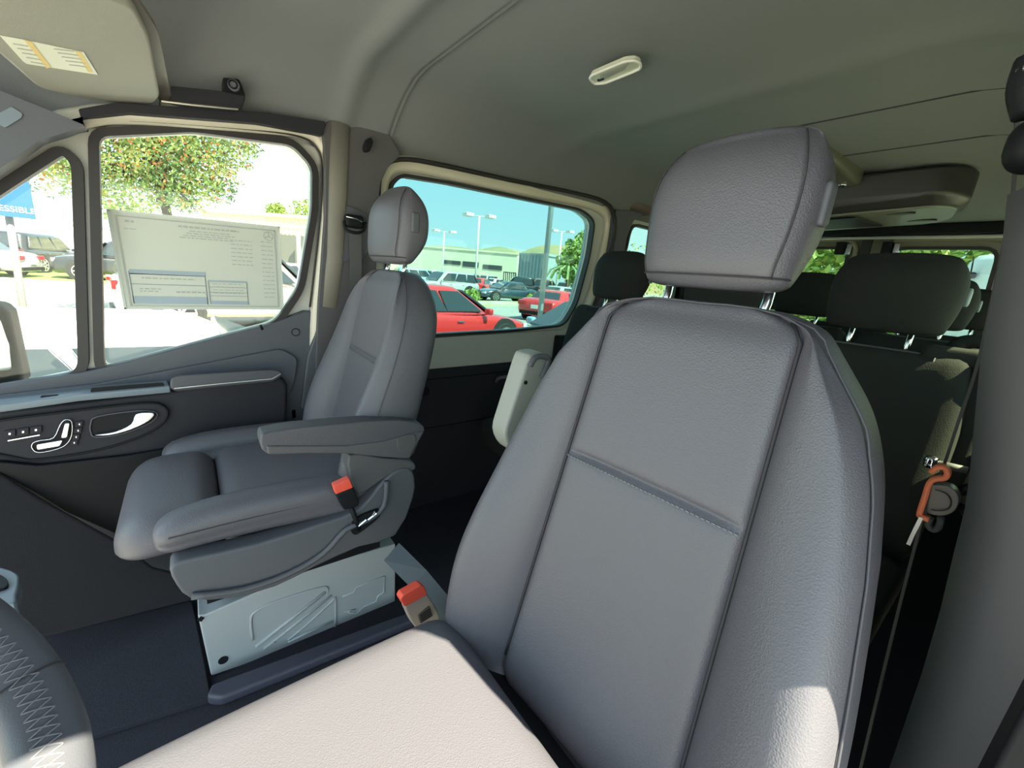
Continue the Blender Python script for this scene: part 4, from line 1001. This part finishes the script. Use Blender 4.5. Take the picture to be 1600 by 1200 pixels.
    for sx_ in (-1, 1):
        for sd in (-1, 1):
            xx = sx_*(Lc*.5-(.95 if kind != 'pickup' else 1.1)); cc = P(xx, sd*(w-.10), wr_); nn = R3 @ Vector((0, sd, 0))
            disc('wheel_arch', P(xx, sd*(w+.004), wr_+.03), nn, wr_+.07, .1, TYRE, t, n=18)
            wh = disc('wheel', P(xx, sd*(w+.03), wr_), nn, wr_, .22, TYRE, t, n=20, bev=.03)
            rim_ = disc('rim', P(xx, sd*(w+.036), wr_), nn, wr_*.68, .03, PLAST_D, wh, n=16)
            mb = MB()
            for a in range(7):
                an = a/7*6.283; d = Vector((math.cos(an), 0, math.sin(an)))
                mb.tube([P(*(Vector((xx, sd*(w+.045), wr_))+d*.05)), P(*(Vector((xx, sd*(w+.045), wr_))+d*wr_*.66))], rectp(.05, .03), up=nn)
            mb.tube([P(xx+wr_*.68*math.cos(a/16*6.283), sd*(w+.04), wr_+wr_*.68*math.sin(a/16*6.283)) for a in range(16)], rectp(.03, .03), closed=True, up=nn)
            mb.build('spoke_set', RIM, wh)
    zt_ = top[1][1]; zf = top[-2][1]
    for sd in (-1, 1):
        slab('tail_light', [P(*q) for q in ((-hl-.02, sd*w*.45, zt_-.12), (-hl-.02, sd*w*.86, zt_-.10), (-hl-.02, sd*w*.86, zt_-.28), (-hl-.02, sd*w*.5, zt_-.26))], .1, R3 @ Vector((-1, 0, 0)), REDL, t, bev=.01)
        slab('headlight', [P(*q) for q in ((hl-.04, sd*w*.5, zf-.12), (hl-.12, sd*w*.88, zf-.06), (hl-.12, sd*w*.88, zf-.2), (hl-.03, sd*w*.5, zf-.24))], .12, R3 @ Vector((1, 0, 0)), HDL, t, bev=.01)
        rbox('side_mirror', P(c['b1']-.25, sd*(w+.06), c['zb']+.06), (.12, .2, .14), .04, paint, t, n=4, rot=R3)
        mb = MB(); mb.box(P(.1, sd*(w+.004), c['zb']-.16), (.16, .02, .03), R3); mb.box(P(-.9, sd*(w+.004), c['zb']-.16), (.16, .02, .03), R3); mb.build('door_handle', CHROME if kind != 'coupe' else paint, t)
    if 'light bar' in label: box('tail_light_bar', P(-hl-.03, 0, zt_-.19), (.03, w*1.1, .09), REDL, t, rot=R3)
    box('licence_plate', P(-hl-.015, 0, .62 if kind != 'suv' else .85), (.02, .32, .16), PLATE, t, rot=R3)
    box('grille', P(hl-.01, 0, .5), (.06, w*1.0, .18), PLAST_D, t, bev=.01, rot=R3)
    box('bumper_sill', P(-hl-.0, 0, .36), (.06, w*1.5, .14), PLAST_D, t, bev=.02, rot=R3)
    return t
HP = math.pi/2
def gc(px, py): v = Z((px, py), G); return (v.x, v.y, G)
def gd(px, D):
    r = ray((px, 430)); h = math.hypot(r.x, r.y); return (CAM.x+r.x*D/h, CAM.y+r.y*D/h, G)
red = cpaint('red', (.62, .03, .03)); white = cpaint('white', (.80, .80, .78)); blk = cpaint('black', (.02, .022, .025)); navy = cpaint('dark blue', (.03, .06, .09)); silver = cpaint('silver', (.42, .43, .42)); greyp = cpaint('grey', (.20, .22, .23)); teal = cpaint('light blue', (.32, .50, .60)); brown = cpaint('bronze', (.22, .17, .10)); beige = cpaint('champagne', (.52, .48, .38))
CARS = [
 # px,py of the ground under the car centre, yaw, kind
 ('near_white', (-3.3, -1.6, G), HP, 'sedan', white, 'white car parked right beside the van below the passenger window'),
]
car('parked_car', (-3.08, -.2, G), HP, 'low', white, 'white sedan parked close beside the van, its roof below the price sheet')
nz = gd(800, 10.9)
car('parked_car', (nz[0]+.3, nz[1]-2.35, G), HP+.12, 'sedan', red, 'bright red car with mirror, nearest in the tinted side window')
car('parked_car', (-13.3, 13.6, G), HP+.35, 'coupe', red, 'red coupe seen from behind next to the grey pole')
car('parked_car', gc(790, 471), -HP-.08, 'sedan', navy, 'dark blue black sedan side-on across the lot behind the red cars')
car('parked_car', gc(695, 463), -HP+.05, 'suv', silver, 'silver sport utility car to the left of the dark sedan', 'car')
car('parked_car', gd(655, 40), HP-.1, 'suv', teal, 'blue car at the far left of the lot behind the passenger headrest', 'car')
car('parked_pickup', gd(815, 39), -HP-.55, 'pickup', blk, 'black pickup truck behind the dark sedan', 'truck')
car('parked_pickup', gd(848, 42), -HP-.7, 'pickup', brown, 'bronze pickup truck behind the grey pole', 'truck')
car('parked_car', gd(883, 30), HP+.2, 'sedan', silver, 'silver sedan beyond the red coupe roof', 'car')
car('parked_car', gd(896, 50), HP+.3, 'suv', greyp, 'grey sport utility car by the tree at right of the lot', 'car')
car('parked_car', gd(694, 55), HP, 'suv', white, 'white sport utility car in the back row beside the long pale building, left', 'car')
car('parked_car', gd(735, 46), HP+.4, 'suv', greyp, 'grey sport utility car in the back row in front of the dark shop windows', 'car')
car('parked_car', gd(778, 56), HP+.2, 'sedan', white, 'white sedan in the back row before the fence', 'car')
car('parked_car', gd(752, 41), HP+.6, 'sedan', red, 'small red car half hidden behind the dark sedan roof', 'car')
car('parked_car', (-11.4, 1.1, G), HP+.15, 'suv', beige, 'champagne sport utility car whose wheel shows under the price sheet', 'car')
car('parked_car', gd(62, 31), math.pi-.30, 'suv', blk, 'black sport utility car with red tail light bar on the lawn', 'car')
car('parked_car', gd(-75, 27), -HP-.25, 'sedan', silver, 'silver sedan on the road behind the sign post', 'car')
car('parked_car', gc(205, 440), -HP, 'suv', blk, 'black car with alloy wheel left of the price sheet', 'car')
car('parked_car', gd(474, 26), HP, 'sedan', white, 'white sedan beyond the door glass right of the price sheet', 'car')
car('parked_car', (-4.4, 6.0, G), -HP, 'sedan', teal, 'pale blue car whose hood shows at the bottom right of the tinted window', 'car')
car('parked_car', gd(660, 62), HP, 'suv', white, 'white sport utility car at the left end of the back row', 'car')
car('parked_car', gd(768, 72), HP+.3, 'suv', silver, 'silver sport utility car in the back row near the last shop window', 'car')
car('parked_car', gd(856, 59), HP, 'suv', navy, 'dark blue sport utility car just right of the grey pole', 'car')
car('parked_car', (-9.5, 20.5, G), HP+.3, 'suv', white, 'white sport utility car seen through the second side window', 'car')
car('parked_car', (-13.0, 27.5, G), HP+.3, 'sedan', silver, 'silver sedan seen past the driver headrest in the second side window', 'car')
vv = car('parked_van', (.78, 9.0, G), HP, 'van', white, 'white van behind the rear door window', 'van')
wv = Y((1516, 430), 6.2)
tube('antenna', [wv, Y((1522, 402), 6.2)], .006, PLAST_D, vv); rbox('antenna_base', wv, (.08, .1, .06), .02, PLAST_D, vv, n=4)

# poles
POLE = mat('galvanised pole', (.28, .32, .33), .4, .3)
b = Vector(gc(842, 511)); po = thing('utility_pole', b, 'tall grey metal pole standing by the red coupe', 'pole')
tube('shaft', [b, b+Vector((0, 0, 9))], .10, POLE, po, n=12)
box('access_cover', b+Vector((.1, -.05, .75)), (.05, .12, .25), POLE, po)
box('base_plate', b+Vector((0, 0, .03)), (.4, .4, .06), POLE, po)
WHP = mat('white pole paint', (.72, .72, .68), .5)
def lightpole(px, top_y, D, lb, n=2):
    r = ray((px, top_y)); h = math.hypot(r.x, r.y); P0 = CAM+r*(D/h); base = Vector((P0.x, P0.y, G))
    t = thing('light_pole', base, lb, 'light pole', 'light poles of the parking lot')
    tube('shaft', [base, Vector((P0.x, P0.y, P0.z))], .09, WHP, t, n=8)
    tang = Vector((-r.y, r.x, 0)).normalized()
    tube('cross_arm', [P0-tang*.8, P0+tang*.8], .05, WHP, t, n=6)
    for s in (-1, 1)[:n]: box('lamp_head', P0+tang*s*.95+Vector((0, 0, .05)), (.75, .75, .28), WHP, t, bev=.03)
    box('concrete_foot', base+Vector((0, 0, .4)), (.5, .5, .8), WHP, t)
lightpole(749, 338, 38, 'tallest white twin head light pole in the middle of the parking lot')
lightpole(694, 362, 52, 'white light pole nearest the passenger headrest')
lightpole(878, 362, 52, 'white light pole at the right near the leafy tree')

# buildings
CREAM = mat('cream wall', (.72, .68, .50), .8); CREAM2 = mat('pale grey wall', (.30, .36, .37), .7); WHT = mat('white wall', (.72, .72, .62), .8); DKW = mat('dark shop glass', (.05, .06, .07), .2, coat=.5)
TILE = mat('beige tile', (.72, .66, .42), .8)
def dirpt(px, D, z=G):
    r = ray((px, 430)); h = math.hypot(r.x, r.y); return Vector((CAM.x+r.x*D/h, CAM.y+r.y*D/h, z))
def htop(px, py, D):
    r = ray((px, py)); h = math.hypot(r.x, r.y); return CAM.z+r.z*D/h
def block(name, a, b, zt, depth, m, label, roof=None):
    d = (b-a); n = Vector((d.y, -d.x, 0)).normalized()
    if n.dot(CAM-a) > 0: n = -n
    t = thing(name, (a+b)/2, label, 'building')
    vs = [a, b, b+n*depth, a+n*depth]; vs = [Vector((v.x, v.y, G)) for v in vs]+[Vector((v.x, v.y, zt)) for v in vs]
    M('wall', vs, [[0, 1, 5, 4], [1, 2, 6, 5], [2, 3, 7, 6], [3, 0, 4, 7], [4, 5, 6, 7]], m, t)
    cp = [v+Vector((0, 0, .25)) for v in vs[4:]]
    sweep('roof_edge', vs[4:], rectp(.4, .3), roof or m, t, closed=True, up=(0, 0, 1), smooth=False)
    return t, a, b, n
t, a, b, n = block('shop_building', dirpt(560, 95), dirpt(806, 84), htop(700, 389, 90), 14, CREAM, 'long cream building along the back of the parking lot')
for (p0, p1, y0_, y1_) in ((694, 720, 406, 412), (723, 748, 408, 416), (755, 785, 413, 420)):
    def onl(px):
        r = ray((px, 412)); q = Vector((r.x, r.y, 0)); d_ = b-a; w_ = a-CAM; den = q.x*d_.y-q.y*d_.x; t_ = (w_.x*d_.y-w_.y*d_.x)/den
        v = CAM+q*t_; return Vector((v.x-n.x*.12, v.y-n.y*.12, 0)), math.hypot(q.x, q.y)*t_
    s0, D0 = onl(p0); s1, D1 = onl(p1); z0 = htop(p0, y1_, D0); z1 = htop(p0, y0_, D0)
    slab('shop_window', [Vector((s0.x, s0.y, z0)), Vector((s1.x, s1.y, z0)), Vector((s1.x, s1.y, z1)), Vector((s0.x, s0.y, z1))], .1, -n, DKW, t, bev=0)
t, a, b, n = block('grey_hall', dirpt(810, 66), dirpt(851, 62), htop(830, 396, 62), 10, CREAM2, 'blue grey hall with ribbed wall right of the long building')
mb = MB()
for i in range(9):
    q = a+(b-a)*(i/8); mb.box((q.x-n.x*.05, q.y-n.y*.05, (G+htop(830, 396, 62))/2), (.12, .12, htop(830, 396, 62)-G))
mb.build('wall_rib', CREAM2, t)
block('white_hall', dirpt(855, 74), dirpt(892, 76), htop(868, 401, 75), 10, WHT, 'white hall wall between the grey pole and the leafy tree')
zt_ = htop(400, 326, 44)
t, a, b, n = block('tile_front_building', dirpt(322, 54), dirpt(530, 44), zt_, 12, TILE, 'beige tiled building behind the price sheet')
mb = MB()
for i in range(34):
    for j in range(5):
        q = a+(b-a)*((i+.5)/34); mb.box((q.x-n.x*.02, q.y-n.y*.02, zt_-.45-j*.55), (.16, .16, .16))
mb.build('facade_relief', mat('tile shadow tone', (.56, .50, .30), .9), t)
z_s = htop(460, 366, 44)
slab('storefront', [Vector((v.x-n.x*.15, v.y-n.y*.15, z)) for v, z in ((a, G), (b, G), (b, z_s), (a, z_s))], .1, -n, mat('grey storefront', (.16, .16, .14), .5), t, bev=0)
mb = MB()
for i in range(5):
    q = a+(b-a)*((i+.8)/5); mb.box((q.x-n.x*.8, q.y-n.y*.8, (G+z_s)/2), (.3, .3, z_s-G))
mb.build('column', CREAM, t)
block('pale_house', dirpt(-60, 75), dirpt(140, 70), htop(80, 345, 72), 8, mat('pale plaster', (.75, .74, .70), .8), 'pale low building far off through the quarter window')
# fence
ft = thing('gate_fence', dirpt(800, 70), 'thin dark gate fence between the buildings', 'fence')
mb = MB()
for i in range(7):
    q = dirpt(787+i*3, 70); mb.box((q.x, q.y, G+1.3), (.1, .1, 2.6))
mb.tube([dirpt(787, 70, G+2.5), dirpt(806, 70, G+2.5)], rectp(.12, .12)); mb.build('bars', PLAST_D, ft)

# hills
HILL = mat('dry grass hill', (.42, .30, .15), 1, mix=((.24, .23, .12), .012, .40, .62))
def hill(pts, D, label):
    top = []; bot = []; back = []
    for px, py in smoothpoly(pts, 4, False):
        v = dirpt(px, D); top.append(Vector((v.x, v.y, htop(px, py, D)))); w_ = dirpt(px, D*.80); bot.append(w_)
        w2_ = dirpt(px, D*1.25); back.append(w2_)
    mid = [(a+b)/2+Vector((0, 0, (a.z-b.z)*.22)) for a, b in zip(top, bot)]
    vs = bot+mid+top+back; k = len(top)
    fs = [[r*k+i, r*k+i+1, (r+1)*k+i+1, (r+1)*k+i] for r in range(3) for i in range(k-1)]
    o = M('hill', vs, fs, HILL, smooth=True); tag(o, label, 'hill')
hill([(560, 424), (640, 388), (700, 384), (740, 389), (775, 385), (800, 390), (840, 402), (880, 420)], 900, 'low olive hill ridge far behind the long cream building')
hill([(770, 420), (800, 400), (825, 388), (850, 382), (880, 384), (930, 390), (1000, 400), (1060, 395), (1120, 430)], 300, 'brown dry hill behind the grey and white halls')

# trees ---------------------------------------------------------------------------
def leafmat(nm, c1, c2, c3): return mat(nm, c1, .7, mix=(c2, 1.3, .35, .65, c3))
LG = leafmat('leaf green', (.13, .22, .08), (.40, .44, .14), (.22, .33, .10))
LO = mat('leaf orange', (.60, .22, .08), .7)
def tree(name, base, blobs, nleaf, size, mats_, label, cat='tree', trunk=True, trunk_h=None, seed=1):
    rg = random.Random(seed)
    t = thing(name, base, label, cat)
    tot = sum(b_[3]**2 for b_ in blobs)
    for mi_, (mt, frac, nm) in enumerate(mats_):
        vs = []; fs = []
        for (bx_, by_, bz_, br, flat) in blobs:
            k_ = int(nleaf*frac*br*br/tot)
            for _ in range(k_):
                d = Vector((rg.gauss(0, 1), rg.gauss(0, 1), rg.gauss(0, 1))).normalized()*br*(rg.random()**.45); d.z *= flat
                c = Vector((bx_, by_, bz_))+d; s = size*rg.uniform(.6, 1.3)
                u = Vector((rg.gauss(0, 1), rg.gauss(0, 1), rg.gauss(0, 1))).normalized(); v = u.orthogonal().normalized()
                i0 = len(vs); vs += [c-u*s, c+v*s*.5+u*s*.1, c+u*s, c-v*s*.5+u*s*.1]; fs.append([i0, i0+1, i0+2, i0+3])
        M(nm, vs, fs, mt, t)
    if trunk:
        top = Vector((blobs[0][0], blobs[0][1], blobs[0][2]))
        B0 = Vector(base); mb = MB()
        mb.tube([B0, B0*.5+top*.5+Vector((.05, 0, -.3)), top], circ(.09 if not trunk_h else trunk_h, 8))
        for b_ in blobs[1:]: mb.tube([B0*.12+top*.88, Vector(b_[:3])], circ(.025, 6))
        mb.build('trunk', mat('bark', (.12, .09, .06), .9), t, smooth=True)
    return t
def tp(px, py, D): 
    r = ray((px, py)); h = math.hypot(r.x, r.y); return CAM+r*(D/h)
D = 13
bl = []
for (px, py, r_) in ((235, 235, 1.2), (180, 240, .9), (300, 240, 1.0), (345, 232, .75), (150, 280, .7), (205, 275, .6), (285, 290, .75), (330, 280, .65), (300, 318, .32), (262, 302, .42), (246, 316, .3), (278, 306, .4), (345, 300, .35), (220, 200, 1.3), (300, 190, 1.4), (150, 200, 1.4), (90, 262, .8), (385, 228, .35), (260, 130, 1.8), (235, 285, .4), (70, 235, .8)):
    v = tp(px, py, D); bl.append((v.x, v.y, v.z, r_, .8))
bs_ = tp(300, 400, D+.5)
tree('leafy_tree', (bs_.x, bs_.y, G), bl, 17000, .05, [(LG, .9, 'foliage'), (LO, .10, 'orange_leaves')], 'green tree with orange leaves hanging in front of the bright sky', seed=4)
LY = leafmat('leaf yellow green', (.16, .24, .05), (.40, .46, .10), (.26, .36, .08))
bl = []
for (px, py, r_) in ((915, 402, 2.2), (895, 415, 1.6), (930, 390, 2.2), (905, 430, 1.4), (940, 420, 2.5)):
    v = tp(px, py, 38); bl.append((v.x, v.y, v.z, r_, .9))
bs_ = tp(912, 440, 38)
tree('leafy_tree', (bs_.x, bs_.y, G), bl, 5200, .22, [(LY, 1, 'foliage')], 'yellow green bushy tree at the right of the tinted side window', seed=5)
# palm fronds beside it
pb = tp(888, 425, 34); pt = thing('palm', (pb.x, pb.y, G), 'small palm with drooping fronds left of the bushy tree', 'palm')
tube('trunk', [(pb.x, pb.y, G), (pb.x, pb.y, pb.z)], .12, mat('bark', (.12, .09, .06), .9), pt)
mb = MB()
for i in range(16):
    a = i/16*6.283; d = Vector((math.cos(a), math.sin(a), 0)); mb.tube([pb, pb+d*.7+Vector((0, 0, .45)), pb+d*1.5+Vector((0, 0, .1)), pb+d*1.9+Vector((0, 0, -.6))], rectp(.16, .01), up=(0, 0, 1))
mb.build('fronds', LG, pt)
for i, (px, py, D_, r_, lb) in enumerate(((200, 322, 60, 2.6, 'small tree top above the price sheet at left'), (432, 330, 76, 1.6, 'little round tree top above the tiled building'), (478, 334, 70, 2.4, 'yellow green tree top at the right rim of the door window'), (1010, 425, 60, 5, 'round green tree on the dry slope in the second side window'))):
    v = tp(px, py, D_); tree('leafy_tree', (v.x, v.y, G), [(v.x, v.y, v.z, r_, .8)], 500, .25, [(LY, 1, 'foliage')], lb, seed=10+i)
# hedge slope behind the van
rg = random.Random(9); HG = leafmat('hedge leaf', (.30, .46, .10), (.62, .64, .14), (.44, .58, .16)); vs = []; fs = []
for _ in range(24000):
    c = Vector((rg.uniform(-7, 6), rg.uniform(15.5, 18), rg.uniform(G, 5.2))); s = rg.uniform(.07, .2)
    u = Vector((rg.gauss(0, 1), rg.gauss(0, 1), rg.gauss(0, 1))).normalized(); v = u.orthogonal().normalized(); i0 = len(vs)
    vs += [c-u*s, c+v*s*.6, c+u*s, c-v*s*.6]; fs.append([i0, i0+1, i0+2, i0+3])
hdg = M('hedge', vs, fs, HG); tag(hdg, 'tall bright green hedge behind the rear door windows', 'hedge')
# small bushes on the island
for i, (px, py) in enumerate(((737, 468), (834, 473))):
    v = Vector(gc(px, py+6)); tree('low_bush', (v.x, v.y, G), [(v.x, v.y, G+.45, .55, .8)], 300, .12, [(LY, 1, 'foliage')], 'low yellow green bush at the %s end of the dark sedan' % ('nose' if i == 0 else 'tail'), 'bush', trunk=False, seed=20+i)
# sign
sb0 = tp(14, 400, 8); sg = thing('parking_sign', (sb0.x, sb0.y, G), 'blue parking sign on a slender post at the far left', 'sign')
topv = tp(8, 300, 8)
tube('post', [(sb0.x, sb0.y, G), (topv.x, topv.y, topv.z)], .035, mat('grey post', (.22, .21, .19), .7), sg)
rt_ = Vector((-ray((8, 300)).y, ray((8, 300)).x, 0)).normalized()*-1
fcn = -Vector((ray((8, 300)).x, ray((8, 300)).y, 0)).normalized()
p_ = tp(4, 308, 7.9)
w_, h_ = .23, .21
slab('sign_plate', [p_+rt_*w_*a+Vector((0, 0, h_*b)) for a, b in ((-1, -1), (1, -1), (1, 1), (-1, 1))], .006, fcn, SIGNB, sg, bev=.001)
cu = bpy.data.curves.new('txt', 'FONT'); cu.body = 'ACCESSIBLE'; cu.size = .09; cu.align_x = 'CENTER'; cu.extrude = .001
tmp = bpy.data.objects.new('tmp', cu); COL.objects.link(tmp); bpy.context.view_layer.update()
me = bpy.data.meshes.new_from_object(tmp.evaluated_get(bpy.context.evaluated_depsgraph_get())); COL.objects.unlink(tmp); bpy.data.objects.remove(tmp)
to = bpy.data.objects.new('sign_lettering', me); COL.objects.link(to); me.materials.clear(); me.materials.append(WHITE)
zA = fcn; xA = Vector((0, 0, 1)).cross(zA).normalized(); yA = zA.cross(xA)
Tm = Matrix((( xA.x, yA.x, zA.x, 0), (xA.y, yA.y, zA.y, 0), (xA.z, yA.z, zA.z, 0), (0, 0, 0, 1)))
pos = p_+fcn*.003+Vector((0, 0, -.15))
me.transform(Matrix.Translation(pos) @ Tm); to.parent = sg; to.matrix_parent_inverse = Matrix.Translation(-Vector(sg.location))
bpy.context.view_layer.update()
